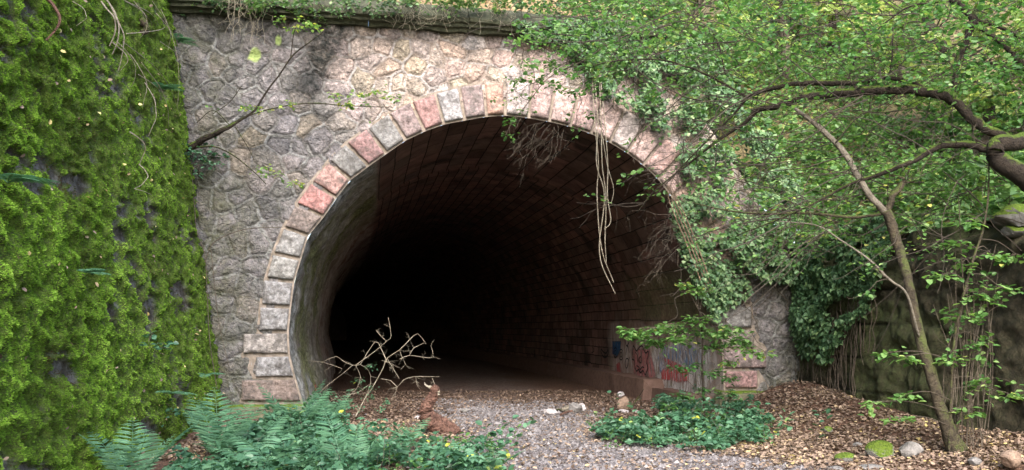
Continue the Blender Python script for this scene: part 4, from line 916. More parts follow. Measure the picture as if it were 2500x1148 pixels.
for px,py,w in ((600,258,.3),(640,262,.3),(700,250,.25),(820,232,.3),(870,225,.3),(920,220,.25),(850,250,.25),(960,235,.2),(640,405,.3),(680,420,.3),(720,445,.25),(745,50,.3),(700,40,.3),(716,65,.25),(760,62,.25)): tier(L,S,px,py,YL,w,4,(.05,.08),.8)
S.make('twig',BARK_TWIG,e); L.make('foliage',LEAF_CANOPY,e); settle(e)
# thin creepers at the inner corner
e=empty('creeper',at(520,650,13.2),'thin bare creeper climbing the lower left corner of the masonry','creeper'); S=Acc()
for pts in ([(530,950,13.,2),(512,830,13,2),(505,700,13,2),(500,620,13,2),(480,560,13.1,2),(470,440,13.2,2),(455,380,13.2,1.5)],[(500,640,13,2.5),(525,590,13,2.5),(600,560,13,2),(690,555,13,1.5)],[(515,610,13,2),(520,660,13,2),(535,790,13,1.5),(560,900,13,1.3)],[(560,1040,12.2,2),(600,1010,12.2,2.5),(650,1000,12.3,2.5),(690,1010,12.3,2),(720,1040,12.3,1.6)],[(590,940,12.5,1.5),(600,1000,12.3,1.5),(640,1060,12.,1.5)]): S=Acc(); q=limb(S,pts,4); S.make('stem',BARK_TWIG,e)
settle(e)

# --- hanging vines on the right half of the opening
def facade_depth(px): return float((P0@BB)/(ray(px,600)@BB)*ray(px,600)[1])-.35
e=empty('hanging_vine',at(1470,300,facade_depth(1470)),'bundle of pale vines hanging straight down before the right side of the arch','vine'); S=Acc()
for k in range(4):
    Yv=facade_depth(1470)-.05*k; x=1450+k*8; dx=rng.uniform(-16,16)
    end=[(690,1498),(718,1502),(640,1480),(560,1475),(600,1490),(520,1492)][k]
    pts=[(x-5+rng.uniform(-4,4),180,Yv,2.4),(x+2,300,Yv,2.6),(x+6+dx*.5,400,Yv,2.4),(x+12-dx*.4,480,Yv,2.8),(x+13+dx*.5,(520+end[0])/2,Yv,2.4),(end[1],end[0],Yv,1.6)]
    s_=Acc(); limb(s_,pts,5); s_.make('strand',BARK_VINE,e)
limb(S,[(1466,300,13.9,2),(1482,400,13.9,2),(1498,460,13.9,1.6),(1492,500,13.9,1.2)],4)
S.make('strand',BARK_VINE,e); settle(e)
def tangle(label,starts,n,Y,length,down,mat=BARK_TWIG,spread=.5,r=.006,name='hanging_twig_tangle',leafn=0):
    e=empty(name,at(starts[0][0],starts[0][1],Y),label,'twigs'); S=Acc();L=Acc()
    def walk(p,d,ln,r,lev):
        P=[p]; st=ln/9
        for s in range(9): d=d/np.linalg.norm(d)+rng.normal(0,.22,3)+np.array([0,0,-.05]); P.append(P[-1]+d/np.linalg.norm(d)*st)
        P=np.array(P); tube(S,P,np.linspace(r,r*.4,10),4)
        if lev<2:
            for _ in range(rng.integers(3,6)):
                i=rng.integers(2,9); walk(P[i],d/np.linalg.norm(d)+rng.normal(0,.8,3),ln*rng.uniform(.3,.6),r*.6,lev+1)
        if leafn and rng.random()<leafn: sprig(L,S,P[-1],d,.15,4,(.05,.07),rad=.002)
    for k in range(n):
        s=starts[k%len(starts)]; p=at(s[0]+rng.uniform(-15,15),s[1]+rng.uniform(-8,8),Y+rng.uniform(-.3,.3)); d=np.array([s[2]+rng.normal(0,spread),rng.normal(0,.25),-down+rng.normal(0,spread)])
        walk(p,d,length*rng.uniform(.6,1.2),r,0)
    S.make('twig',mat,e); L.make('foliage',LEAF_CANOPY,e); settle(e)
tangle('tangle of bare twigs drooping below the crown of the arch',[(1300,300,-.3),(1330,300,-.8),(1365,310,.3),(1340,310,-.4)],12,13.6,.8,.9,BARK_TWIG,.4,r=.0038)
tangle('leafy shoots drooping over the arch right of the keystone',[(1330,200,-.6),(1290,250,-.6),(1390,190,-.4),(1420,250,-.5)],6,13.4,.6,.3,BARK_TWIG,.5,leafn=.25)
tangle('web of bare twigs before the right haunch of the opening',[(1660,430,-.9),(1640,520,-.8),(1660,560,-1.),(1690,480,-.8),(1680,590,-1)],14,12.9,1.15*.8,.45,BARK_TWIG,.4,r=.0036)
# sparse leaf clumps over the pink arch stones
e=empty('overhanging_shoot',at(1300,180,12.6),'round leaved green shoot dangling over the pink arch stones near the keystone','shoot'); S=Acc();L=Acc()
for px,py,w,n in ((1345,150,.3,6),(1310,190,.25,5),(1275,190,.18,3),(1350,200,.25,4),(1400,120,.35,8),(1440,160,.35,8),(1480,110,.35,8),(1300,230,.15,2),(1390,220,.25,5),(1430,280,.2,2),(1250,290,.18,3),(1235,320,.15,2),(1290,265,.18,2),(1200,240,.1,1)): tier(L,S,px,py,12.7,w,n,(.055,.085),.35)
q=limb(S,[(1640,60,12,4),(1520,90,12.3,3),(1420,150,12.6,3),(1340,190,12.7,2.5),(1290,250,12.7,2),(1250,300,12.7,1.5),(1235,330,12.7,1)]); limb(S,[(1480,110,12.4,2.5),(1380,100,12.6,2),(1270,80,12.7,1.5)])
S.make('stem',BARK_TWIG,e); L.make('foliage',LEAF_CANOPY,e); settle(e)
# thick peeling ivy stem along the right edge of the arch
e=empty('climbing_ivy',FW(uw(1740,720)[0],.2,.2),'bundle of peeling tan ivy stems climbing the right edge of the arch','ivy'); S=Acc()
for k in range(4):
    o=(k-1.5)*5; lift=14.6-.03*k
    limb(S,[(1736+o*.7,725-k*6,14.95,1.5),(1724+o*1.5,690,14.85,3.2),(1698+o*1.6,620,14.8,3.2),(1668+o*1.7,545,14.7,3),(1645+o*1.5,490,14.6,2.5),(1632+o*.5,450,14.5,1.2)],7,.25)
S.make('stem',BARK_IVY,e); settle(e)

# ------------------------------------------------------------------ background trees on the bank
BT=[(1480,18.5,'slim tree standing on the bank above the cornice end',5.5),(1720,19.5,'yellow green tree behind the middle of the canopy',6),(1930,21,'bright tree high on the bank left of the sky gap',7),(2060,22,'pale far tree below the sky gap',6),
    (2230,20,'yellowing tree on the upper bank right of the sky gap',6.5),(2380,16,'leafy tree on the bank behind the upper right limb',6),(2520,14,'broad tree at the upper right edge of the bank',6)]
for k,(px,Yd,lab,hgt) in enumerate(BT):
    d=ray(px,500); x=d[0]/d[1]*Yd; p=np.array([x,Yd,0]); u=(p-P0)@RR; v=(p-P0)@BB; b,dr=bpt(u,v); b=b-np.array([0,0,.1])
    e=empty('bank_tree',b,lab,'tree','trees on the bank'); T=Acc();L=Acc();S=Acc()
    P=[b+np.array([rng.normal(0,.15)*s,rng.normal(0,.1)*s,hgt*s/5]) for s in range(6)]; q=crm(P,4); tube(T,q,np.linspace(.14,.03,len(q)),8,.08)
    for j in range(105):
        i=rng.integers(3,len(q)); p=q[i]; a=rng.uniform(0,6.28); ln=rng.uniform(.7,1.9)*(1.2-.6*i/len(q)); dd_=np.array([math.cos(a),math.sin(a),.3])
        tip=p+dd_*ln; tube(S,crm([p,(p+tip)/2+rng.normal(0,.1,3),tip],3),np.linspace(.02,.005,7),4)
        for z in range(3): sprig(L,S,p+dd_*ln*rng.uniform(.4,1),dd_+rng.normal(0,.5,3),.55,14,(.10,.17),rad=.004,vb=.35+.4*vn(np.array(k*1.7),np.array(j*.05),0,3))
    T.make('trunk',BARK_TWIG,e,True); S.make('twig',BARK_TWIG,e); L.make('crown',LEAF_FAR,e); settle(e)

# ------------------------------------------------------------------ undergrowth, ferns, dead wood
def trefoils(acc,P,size,vv,up=.8):
    n=len(P); N=UP*up+rv(n,.5); a=rng.uniform(0,6.28,n)
    for o in (0,1.9,-1.9): 
        D=np.stack([np.cos(a+o),np.sin(a+o),np.full(n,-.15)],-1); leaves(acc,P,D,N,size*(1. if o==0 else .85),vv,T_BRM)
acc=Acc()
def cover(region,n,hmax,size,seed,thr=.38):
    q=np.array([G(*p)[:2] for p in region]); lo_=q.min(0);hi_=q.max(0); x=rng.uniform(lo_[0],hi_[0],n*3); y=rng.uniform(lo_[1],hi_[1],n*3)
    k=poly_in(q,x,y)&(fbm(x*1.3,y*1.3,0,3,seed)>thr); x=x[k][:n];y=y[k][:n]; env=hmax*(.05+1.9*fbm(x*1.9,y*1.9,0,3,seed+1)**1.5); z=gz(x,y)+env*(1-.75*rng.random(len(x))**1.8)
    v=np.clip(rng.beta(2,2.4,len(x))*.92,0,.95); v[rng.random(len(x))<.003]=1.
    trefoils(acc,np.stack([x,y,z],-1),rng.uniform(size[0],size[1],len(x)),v)
    return np.stack([x,y,z],-1)
cover([(430,1168),(380,1250),(800,1420),(1380,1280),(1300,1210),(1240,1165),(1170,1135),(1120,1165),(1010,1160),(960,1115),(900,1100),(860,1090),(700,1075),(640,1085),(560,1120)],2600,.32,(.05,.12),501,.41)
cover([(600,1075),(700,1050),(850,1055),(830,1090),(640,1100)],500,.3,(.06,.11),502)
cover([(1420,1062),(1500,1050),(1600,1045),(1700,1050),(1860,1050),(1900,1068),(1850,1090),(1700,1112),(1600,1100),(1500,1090)],1150,.26,(.06,.11),503,.36)
cover([(1600,1000),(1700,990),(1830,990),(1870,1010),(1840,1050),(1650,1050)],750,.35,(.06,.10),504)
cover([(730,1000),(800,1000),(860,1030),(760,1040)],260,.35,(.05,.08),505,.2)
S2=Acc()
for (x0,x1,y0,y1,n_) in ((560,1240,1100,1230,95),(1450,1880,1050,1095,26),(600,860,1060,1090,18),(1850,2000,1040,1100,5)):
    for k in range(n_):
        p=G(rng.uniform(x0,x1),rng.uniform(y0,y1)); sprig(acc,S2,p,np.array([rng.normal(0,.5),rng.normal(0,.5),1.]),rng.uniform(.25,.6),12,(.06,.12),vb=rng.uniform(.3,.8),flat=1.2,rad=.004)
W2=Acc()
for k in range(150):
    p=G(rng.uniform(540,1250),rng.uniform(1085,1235)) if k<110 else G(rng.uniform(1430,1900),rng.uniform(1050,1098))
    sprig(W2,S2,p,np.array([rng.normal(0,.4),rng.normal(0,.4),1.]),rng.uniform(.2,.42),14,(.03,.07),vb=rng.uniform(.15,.6),flat=.9,rad=.004,tm=T_OVAL if k%2 else T_THIN*np.array([1.8,1,1]))
tag(W2.make('weeds',LEAF_CANOPY),None,None,None,'stuff')
tag(S2.make('bramble_stem',BARK_TWIG),None,None,None,'stuff')
tag(acc.make('ground_cover',LEAF_BRAMBLE),None,None,None,'stuff')
def frond(L,S,p,d,ln,npair=20,wd=.25):
    d=np.array(d,float); d/=np.linalg.norm(d); P=[np.array(p,float)]; st=ln/12
    for s in range(12): d=d+np.array([0,0,-.065]); d/=np.linalg.norm(d); P.append(P[-1]+d*st)
    P=np.array(P); tube(S,P,np.linspace(.005,.0015,13),3); q=crm(P,3); m=len(q); 
    i=np.linspace(5,m-1,npair).astype(int); T=np.gradient(q,axis=0)[i]; T/=np.linalg.norm(T,axis=1,keepdims=True); sd=np.cross(T,UP); sd/=np.linalg.norm(sd,axis=1,keepdims=True)+1e-9; N=np.cross(sd,T)
    f=np.linspace(0,1,npair); w=ln*wd*np.sin(np.pi*np.clip(.18+.8*f,0,1))**.8+.01
    for sg in (-1,1): leaves(L,q[i],sd*sg+T*.45-UP*.12,N,w,np.clip(.55+rng.normal(0,.2,npair),0,1),T_THIN*np.array([.42,1,.6]))
def fern(label,loc,n,ln,face=None,up=1.1,group='ferns',tilt=.9):
    e=empty('fern',loc,label,'fern',group); L=Acc();S=Acc(); a0=rng.uniform(0,6.28)
    for k in range(n):
        a=a0+k*6.283/n+rng.normal(0,.2) if face is None else face+rng.normal(0,.6)
        L=Acc(); frond(L,L,loc,(math.cos(a)*tilt,math.sin(a)*tilt,up*rng.uniform(.7,1.2)),ln*rng.uniform(.75,1.15))
        L.make('frond',LEAF_FERN,e)
    settle(e)
fern('large fern at the bottom left corner against the moss',G(320,1200),7,.75,None,1.9,'ferns',.9)
fern('fern at the very left bottom, cut by the edge of the picture',G(30,1175),7,.8,None,2.,'ferns',.8)
fern('fern spreading over the fallen leaves left of the brambles',G(535,1130),8,.85,None,1.9,'ferns',.8)
fern('tall fern before the mossy plinth',G(715,1068),8,.85,None,2.,'ferns',.8)
fern('fern just inside the left jamb of the tunnel',G(790,1062),8,.75,None,1.9,'ferns',.8)
fern('fern low among the brambles at the bottom centre left',G(700,1190),8,.8)
fern('fern half buried in brambles left of the rotten log',G(960,1120),7,.7)
fern('fern at the bottom right end of the bramble patch',G(1180,1180),6,.6)
fern('fern in the middle of the bottom edge',G(850,1190),8,.85,None,2.,'ferns',.8)
fern('fern leaning over the fallen leaves near the plinth',G(600,1130),7,.75)
fern('fern close behind the first brambles near the plinth',G(640,1100),7,.7)
for px,py,t,h,lab in ((0,0,7.6,2.7,'small fern growing high on the moss at the left edge'),(0,0,6.0,2.1,'drooping fern on the middle of the mossy wall'),(0,0,2.3,5.0,'pale fern high on the mossy wall near its inner corner'),(0,0,.6,6.3,'fern at the top corner of the mossy wall beside the cornice'),(0,0,1.6,.9,'fern low on the mossy wall near the plinth'),(0,0,3.8,.8,'little fern low on the mossy wall')):
    fern(lab,LP(np.array(t),np.array(h),.2),6,.32,-.6,.45,'ferns on the mossy wall')
# leafy plant in the inner corner, half height
shrub('small leafy plant growing where the mossy wall meets the masonry',LP(np.array(.35),np.array(4.3),.2),26,.3,.5,LEAF_BRAMBLE,(.05,.08),up=(.6,-.5,.1),nl=9)
shrub('tiny three leaved plant on the lower mossy wall',LP(np.array(4.2),np.array(1.35),.22),5,.12,.2,LEAF_BRAMBLE,(.06,.09),up=(.6,-.5,.3),nl=6)
shrub('bluish leafy weed rooted low on the mossy wall',LP(np.array(3.4),np.array(.5),.22),10,.2,.3,LEAF_BRAMBLE,(.05,.08),up=(.6,-.5,.3),nl=7)
# dry stems and grass blades hanging on the moss wall
def drystems(label,specs,mat,loc):
    e=empty('dry_stem_bundle',loc,label,'stems'); S=Acc()
    for t0,h0,t1,h1,r,sag in specs:
        P=[]
        for s in np.linspace(0,1,7): P.append(LP(np.array(t0+(t1-t0)*s),np.array(h0+(h1-h0)*s-sag*math.sin(s*3.14)),.22+.12*math.sin(s*3.14)+.02*rng.random()))
        S=Acc(); tube(S,crm(P,3),np.linspace(r,r*.5,19),4); S.make('stalk',mat,e)
    settle(e)
def lw(px,py):   # pixel -> (t,h) on the left wall
    d=ray(px,py); o=np.array([0,0,EYE]); n3=np.array([LWN[0],LWN[1],BAT]); p1=np.array([LW0[0],LW0[1],0]); s=((p1-o)@n3)/(d@n3); p=o+d*s; h=p[2]; q=p[:2]-LW0+LWN*BAT*h; return float(q@LWD),float(h)
def spx(a,b,r=.006,sag=0.): return (*lw(*a),*lw(*b),r,sag)
drystems('bundle of pale dry stalks hanging at the top of the mossy wall',[spx((195,-20),(222,130),.012),spx((205,-10),(240,170),.010),spx((192,0),(215,110),.012),spx((222,100),(243,170),.008)],BARK_VINE,LP(np.array(5.),np.array(5.),.3))
drystems('long loose dry stems criss crossing the upper mossy wall',[spx((240,-10),(330,70)),spx((250,100),(400,280),.006,-.1),spx((260,0),(345,60)),spx((235,100),(275,210)),spx((290,180),(345,250)),spx((262,80),(365,64)),spx((310,200),(315,330)),spx((300,150),(370,310)),spx((340,30),(370,120)),spx((350,100),(400,160)),spx((270,130),(300,260),.006),spx((118,0),(125,60),.004),spx((280,0),(300,90),.005),spx((355,20),(395,260),.004),spx((330,0),(420,180),.005,.1)],BARK_VINE,LP(np.array(4.),np.array(5.),.3))
drystems('curved pale stem lying on the middle of the mossy wall',[spx((264,320),(290,400),.008,-.05),spx((290,400),(278,460),.007),spx((278,460),(315,490),.004)],BARK_VINE,LP(np.array(4.),np.array(3.),.3))
drystems('short rusty stick standing against the upper left moss',[spx((36,-20),(48,95),.018)],BARK_ROT,LP(np.array(7.),np.array(4.),.3))
e=empty('mossy_branch',LP(np.array(3.),np.array(6.),.3),'mossy broken branch hanging down the top of the mossy wall','branch'); T=Acc()
t_,h_=lw(330,40); Yb=float(LP(np.array(t_),np.array(h_),.35)[1])
limb(T,[(315,-30,Yb,9),(330,10,Yb,9),(348,50,Yb,10),(358,72,Yb,9),(335,88,Yb,8),(318,100,Yb,7)],9,.15); T.make('mossy_limb',BARK_MOSSY,e)
T=Acc(); limb(T,[(318,98,Yb,6),(308,120,Yb,6),(303,140,Yb,8),(296,165,Yb,6),(300,180,Yb,3)],8,.2); limb(T,[(296,165,Yb,4),(285,178,Yb,3),(276,190,Yb,2.5)]); T.make('broken_end',BARK_ROT,e); settle(e)
# fallen leaves caught on the moss
# dead bush before the opening
b0=G(880,1022); Yd=b0[1]-.1
e=empty('dead_bush',b0,'pale leafless bush with forked twigs in front of the black opening','bush'); T=Acc();S=Acc();L=Acc()
seglist=[[(868,1018,8),(890,975,7),(910,945,6),(935,900,5),(945,875,5),(975,855,4.5),(1000,830,4),(1020,815,3),(1040,840,2.5)],
 [(945,885,4.5),(930,850,4),(915,835,3.5),(880,890,3)],[(868,892,3.5),(915,858,3.5),(945,832,3.5),(955,820,3),(948,775,2)],[(945,835,2.5),(925,815,2.2),(918,805,2)],
 [(975,877,4),(1000,868,3.5),(1030,872,3),(1058,872,2.5),(1052,845,2),(1060,830,1.5)],[(1000,868,3),(1010,850,2.5),(1035,838,2)],[(930,925,4),(955,930,3.5),(970,945,3.5),(985,928,3),(1010,920,3),(1040,920,3),(1072,920,2.5)],
 [(970,945,3),(965,960,2.5),(955,975,2)],[(1015,920,2.5),(1018,940,2),(1025,950,1.5)],[(1055,922,2.5),(1062,940,2),(1070,955,1.6)],
 [(880,890,3.5),(860,892,3.5),(835,880,3),(820,870,2.5),(785,885,2)],[(860,892,3),(840,910,3),(800,940,2.5),(780,960,2)],[(835,900,2.5),(790,885,2),(745,880,1.6)],[(900,940,3),(870,960,2.8),(830,968,2.5),(800,985,2),(785,1000,1.6)],
 [(868,892,3),(880,920,2.5),(870,950,2.2),(845,975,2),(843,1000,1.6)],[(880,890,3),(900,905,2.5),(905,935,2.5),(890,975,3)],[(945,875,3),(960,900,2.5),(975,925,2.2)],[(932,880,2.5),(960,890,2.2),(958,910,2)],[(975,855,2.5),(990,890,2),(1000,900,1.6)]]
for sgm in seglist: q=limb(T,[(a,b,Yd+.15*math.sin(a*.05),c*.42) for a,b,c in sgm],6,.15,2); twigs(T,Acc(),q,5,.16,(.05,.05),nl=1,sub=2,leafp=0,r=.0022)
T.make('twig',BARK_VINE,e)
for px,py,w in ((880,925,.2),(860,950,.22),(900,940,.15),(870,985,.22),(905,890,.12),(900,965,.15),(945,975,.1),(930,995,.08)): tier(L,S,px,py,Yd+.1,w,5,(.035,.055),.5)
L.make('foliage',LEAF_BRAMBLE,e); S.make('stem',BARK_TWIG,e); settle(e)
# rotten log rearing up from the brambles
b0=G(1090,1062); Yg=b0[1]
e=empty('rotten_log',b0,'bent reddish rotten log rearing up from the brambles with a split tip','log'); T=Acc()
limb(T,[(1108,1066,Yg,24),(1085,1045,Yg,23),(1062,1032,Yg,22),(1045,1020,Yg,21),(1040,1000,Yg,17),(1050,978,Yg,14),(1060,962,Yg,12),(1062,952,Yg,12),(1055,944,Yg,9)],22,.14,12); T.make('trunk',BARK_ROT,e)
T=Acc(); limb(T,[(1060,958,Yg,8),(1050,948,Yg,6),(1040,940,Yg,4),(1036,934,Yg,2)],6,.25); limb(T,[(1066,962,Yg,8),(1068,950,Yg,6),(1055,945,Yg,4),(1048,942,Yg,2)],6,.25); T.make('split_tip',BARK_VINE,e); settle(e)

# ------------------------------------------------------------------ rocks and debris
def rock(label,px,py,w,h,mat,name='rock',cat='rock',seed=0,rot=0.,group=None,sink=.25):
    w*=.9;h*=.85;p=G(px,py); Yp=p[1]; sx=w*Yp/F/2; sz=h*Yp/F; n=18
    th=np.linspace(0,np.pi,n); ph=np.linspace(0,2*np.pi,2*n,endpoint=False); A_,B_=np.meshgrid(th,ph,indexing='ij')
    d=np.stack([np.sin(A_)*np.cos(B_),np.sin(A_)*np.sin(B_),np.cos(A_)],-1)
    # angular: chop by random planes
    r=np.ones(A_.shape); rs=np.random.default_rng(seed+900)
    for _ in range(11):
        nn=rs.normal(0,1,3); nn/=np.linalg.norm(nn); k=rs.uniform(.62,.9); c=d@nn; r=np.where(c>k/1.,np.minimum(r,k/np.maximum(c,1e-3)),r)
    r=r*(1+.10*(fbm(d[...,0]*3+seed,d[...,1]*3,d[...,2]*3,3,seed)-.5))
    V=d*r[...,None]*np.array([sx,sx*.8,sz*.62]); c,s=math.cos(rot),math.sin(rot); V=np.stack([V[...,0]*c-V[...,1]*s,V[...,0]*s+V[...,1]*c,V[...,2]],-1)
    i,j=np.meshgrid(np.arange(n-1),np.arange(2*n),indexing='ij'); j2=(j+1)%(2*n); Q=np.stack([i*2*n+j,(i+1)*2*n+j,(i+1)*2*n+j2,i*2*n+j2],-1).reshape(-1,4)
    o=mk(name,V.reshape(-1,3),Q,mat); o.location=(p[0],p[1],p[2]+sz*.62*(1-sink*1.4)); return tag(o,label,cat,group)
rock('pale angular rock at the left end of the debris on the tunnel floor',1345,1012,46,16,M_ROCKW,seed=1)
rock('mauve pointed rock in the middle of the debris on the tunnel floor',1405,1008,38,30,M_ROCK,seed=2)
rock('pale grey rock at the right end of the debris on the tunnel floor',1420,1003,30,22,M_ROCKW,seed=3)
rock('flat dark stone on the gravel behind the rotten log',1135,1006,26,10,M_ROCK,seed=4)
rock('squat sandstone boulder standing by the ledge step',1522,1003,36,40,M_ROCKB,seed=5)
rock('flat pale stone lying before the squat boulder',1523,1008,34,10,M_ROCKW,seed=6)
rock('small pale stone right of the squat boulder',1555,1010,14,9,M_ROCKW,seed=7)
rock('white stone left of the rotten log',1019,1026,20,12,M_ROCKW,seed=8)
rock('round cushion of moss covered rock at the lower right',2065,1128,58,26,M_ROCKM,seed=9)
rock('larger moss topped rock beside the grey boulder',2150,1118,80,48,M_ROCKM,seed=10)
rock('grey angular boulder between the mossy rocks and the leaning tree',2222,1116,70,42,M_ROCK,seed=11)
rock('low stone behind the moss topped rock',2098,1092,34,14,M_ROCK,seed=12)
rock('flat grey slab at the bottom edge beside the moss cushion',2120,1146,80,14,M_ROCK,seed=13)
rock('dark flat stone at the bottom edge left of the moss cushion',2040,1150,50,14,M_ROCK,seed=14)
rock('small dark mossy stone on the leaves right of the sapling',2020,1055,30,16,M_ROCKM,seed=15)
rock('tan broken rock at the bottom right corner',2470,1135,60,40,M_ROCKB,seed=16)
rock('small stone at the foot of the leaning tree',2380,1135,36,22,M_ROCK,seed=17)
rock('little dark stone on the path near the brambles',1560,1140,24,9,M_ROCK,seed=18)
rock('broken stone lying by the foot of the small sapling',1640,1040,20,10,M_ROCKW,seed=19)
rock('pinkish stone among ferns at the bottom left',480,1150,34,20,M_ROCKB,seed=20)
# white top stone on the boulder
for k,(px,py,w_,h_,lab) in enumerate(((2400,480,130,60,'wide moss cushioned rock on top of the right wall below the thick limb'),(2480,510,110,60,'moss covered rock at the right edge on top of the wall'),(2440,545,90,34,'flat dark rock jutting from the top of the right wall'),(2310,505,90,40,'mossy rock on the wall top left of the moss cushions'))):
    o=rock(lab,2100,1100,w_*.92,h_,M_ROCKM,seed=40+k); t_=float((at(px,py,10.6)[:2]-RW0)@RWD); o.location=tuple(RP(np.array(t_),np.array(RH-.03-(.18 if k==2 else 0)),-.0))
o=rock('white domed stone resting on top of the squat boulder',1516,1003,20,14,M_ROCKW,seed=21); o.location.z+=.27
# sticks
def stick(label,pts,mat,name='stick',cat='stick'):
    p=at(*pts[0][:3]); e=empty(name,p,label,cat); T=Acc(); limb(T,pts,7,.15); T.make('wood',mat,e); settle(e)
def gp(px,py,r,dz=.03): p=G(px,py,dz); return (px,py,p[1],r)
stick('pale weathered log lying behind the floor debris',[gp(1370,1000,7,.06),gp(1395,997,8,.07),gp(1412,998,7,.06)],BARK_PALE,'log','log')
stick('brown stick leaning over the floor debris',[gp(1368,1013,5),gp(1385,1006,5,.06),gp(1398,1003,4,.08)],BARK_ROT)
stick('dark charred stick among the floor debris',[gp(1350,1002,4),gp(1365,1001,5),gp(1378,1003,3)],BARK_DARK)
stick('thin dark twig leaning from the boulder to the ledge',[gp(1538,1000,2,.05),(1555,975,17,2),(1572,950,17,1.5)],BARK_DARK)
stick('pale broken stick leaning beside the small sapling',[gp(1725,1040,4,.03),(1745,1020,12.6,5),(1760,1006,12.6,4)],BARK_VINE)
stick('long thin stick lying on leaves at the lower right',[gp(1850,1092,2),gp(1900,1090,2),gp(1960,1093,2)],BARK_TWIG)
# crumpled white litter by the sapling
def litter():
    p=G(1690,1042,.0); n=14; a,b=np.meshgrid(np.linspace(-.5,.5,n),np.linspace(-.5,.5,n),indexing='ij')
    z=.16+.13*(fbm(a*5,b*5,0,3,66)-.5)*2+.08*a; V=np.stack([p[0]+a*.30+.05*vn(a*7,b*7,0,3),p[1]+b*.22,p[2]+np.maximum(z*.8-.02,.01)],-1)
    V2=V-np.array([0,0,.012]); m=n*n; bd=[i*n for i in range(n)]+[(n-1)*n+j for j in range(1,n)]+[i*n+n-1 for i in range(n-2,-1,-1)]+[j for j in range(n-2,0,-1)]
    Q=[gridf(n,n),gridf(n,n)[:,::-1]+m,np.array([[bd[k],m+bd[k],m+bd[(k+1)%len(bd)],bd[(k+1)%len(bd)]] for k in range(len(bd))])]
    mt,t,bb,o=nt('white_plastic'); bb.inputs['Base Color'].default_value=(.62,.64,.66,1); bb.inputs['Roughness'].default_value=.4
    tag(mk('litter',np.concatenate([V.reshape(-1,3),V2.reshape(-1,3)]),Q,mt),'crumpled white plastic wrapper at the foot of the small sapling','litter')
litter()

# ------------------------------------------------------------------ leaf litter and gravel
def scat(n,seed=0):
    x=rng.uniform(-5,7.2,n); y=9+ (rng.random(n)**1.15)*11.5
    return x,y
acc=Acc(); x,y=scat(125000)
grav=gravelmask(x,y)
dens=(.04+.96*(1-grav*.93))*np.where(y>15.,.55,1.); dens*=.5+.9*sst(.35,.6,fbm(x*1.7,y*1.7,0,3,15))
drw=((x-RW0[0])*RWN[0]+(y-RW0[1])*RWN[1]); dlw=((x-LW0[0])*LWN[0]+(y-LW0[1])*LWN[1])
k=(rng.random(len(x))<dens)&(drw>.12)&(dlw>.15); x=x[k];y=y[k]
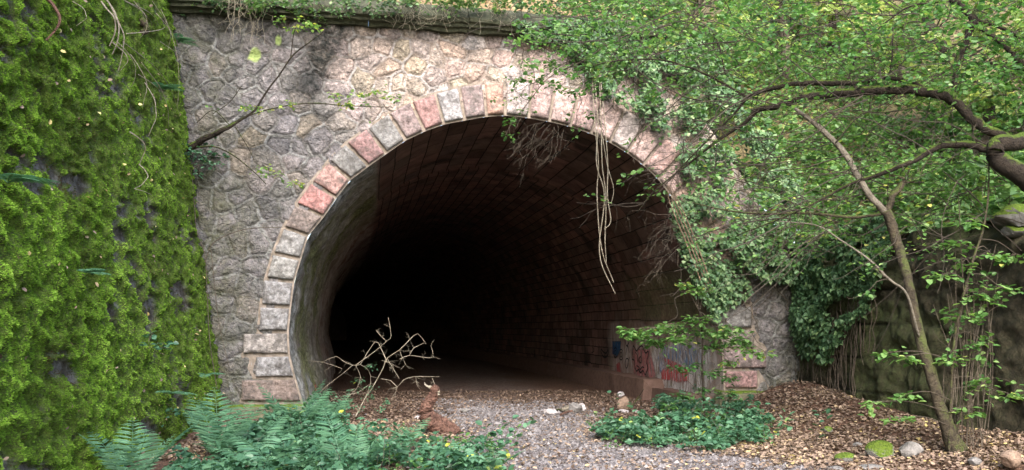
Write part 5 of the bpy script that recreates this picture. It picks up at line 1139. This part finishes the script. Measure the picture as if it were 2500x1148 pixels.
# keep outside the masonry: right and left of the opening in front only
p=np.stack([x,y],-1)-P0[:2]; uu_=p@RR[:2]; vb=p@BB[:2]; k=(vb<-.1)|((uu_>JI[2][0]+.2)&(uu_<JI[-3][0]-.7)); x=x[k];y=y[k]; vb=vb[k]
yellow=fbm(x*1.2,y*1.2,0,3,44); v=np.clip(rng.beta(2,2.2,len(x))*.85+.25*(yellow-.4)*(y<15)+.10*(y<14)-.10*(vb>0),0,1)
leaves(acc,np.stack([x,y,gz(x,y)+.012+.02*rng.random(len(x))],-1),rv(len(x))*np.array([1,1,.25]),UP+rv(len(x),.33),rng.uniform(.03,.068,len(x)),v)
tag(acc.make('leaf_litter',LEAF_DEAD),None,None,None,'stuff')
def pebbles(n):
    x=rng.uniform(-3,4.5,n); y=9+rng.random(n)*9.5; k=rng.random(n)<.06+gravelmask(x,y); x=x[k];y=y[k]; n=len(x)
    base=np.array([[1,0,0],[.3,.9,0],[-.8,.6,0],[-.7,-.7,0],[.4,-.9,0],[.1,.1,.8]]); T=np.array([[0,1,5],[1,2,5],[2,3,5],[3,4,5],[4,0,5]])
    s=rng.uniform(.009,.025,n)*(1+1.2*(rng.random(n)<.06)); a=rng.uniform(0,6.28,n); B=base[None]*(1+.35*rng.normal(0,1,(n,6,1)).clip(-1,1)*.6)
    X_=B[...,0]*np.cos(a)[:,None]-B[...,1]*np.sin(a)[:,None]; Y_=B[...,0]*np.sin(a)[:,None]+B[...,1]*np.cos(a)[:,None]
    V=np.stack([x[:,None]+X_*s[:,None],y[:,None]+Y_*s[:,None]*.8,(gz(x,y)-.002)[:,None]+B[...,2]*s[:,None]],-1)
    acc=Acc(); acc.add(V.reshape(-1,3),None,(T[None]+(np.arange(n)*6)[:,None,None]).reshape(-1,3),np.repeat(rng.random(n),6))
    m,t,b,o=nt('gravel_stone'); N=NB(t); N.l(N.ramp(N.att('var'),[(0,(.06,.054,.055)),(.5,(.125,.114,.117)),(.9,(.18,.168,.17)),(1,(.27,.255,.25))]),b.inputs['Base Color'])
    tag(acc.make('gravel',m),None,None,None,'stuff')
pebbles(42000)
# dead leaves caught on the moss
acc=Acc(); n=260; t=rng.uniform(-.2,8.5,n); h=rng.uniform(0,6.5,n); D_,c_,f_=mfield(t,h)
leaves(acc,LP(t,h,D_+.03),rv(n)+np.array([0,0,-.3]),np.array([LWN[0],LWN[1],.3])+rv(n,.4),rng.uniform(.03,.06,n),np.clip(rng.beta(4,2,n)+.1,0,1))
tag(acc.make('leaf_litter',LEAF_DEAD),None,None,None,'stuff')

# ------------------------------------------------------------------ light
SUN_EL, SUN_AZ = R(39), R(178)      # azimuth measured from +Y clockwise; 180 = straight behind the viewer
w=bpy.data.worlds.new('World'); scene.world=w; w.use_nodes=True; t=w.node_tree
sk=t.nodes.new('ShaderNodeTexSky'); sk.sky_type='NISHITA'; sk.sun_disc=False; sk.sun_elevation=SUN_EL; sk.sun_rotation=SUN_AZ; sk.air_density=1.; sk.dust_density=2.5; sk.ozone_density=.6
bg=t.nodes['Background']; t.links.new(sk.outputs[0],bg.inputs[0]); bg.inputs[1].default_value=.15
sd=bpy.data.lights.new('sun','SUN'); sd.energy=1.5; sd.angle=R(36); sd.color=(1,.965,.93); so=bpy.data.objects.new('sun',sd); col.objects.link(so)
dv=Vector((math.sin(SUN_AZ)*math.cos(SUN_EL),math.cos(SUN_AZ)*math.cos(SUN_EL),math.sin(SUN_EL))); so.rotation_euler=(-dv).to_track_quat('-Z','Y').to_euler()
vs_=scene.view_settings; vs_.view_transform='Standard'; vs_.look='None'; vs_.exposure=2.2; vs_.gamma=1
scene.cycles.max_bounces=6; scene.cycles.diffuse_bounces=4; scene.cycles.transmission_bounces=3; scene.cycles.transparent_max_bounces=8
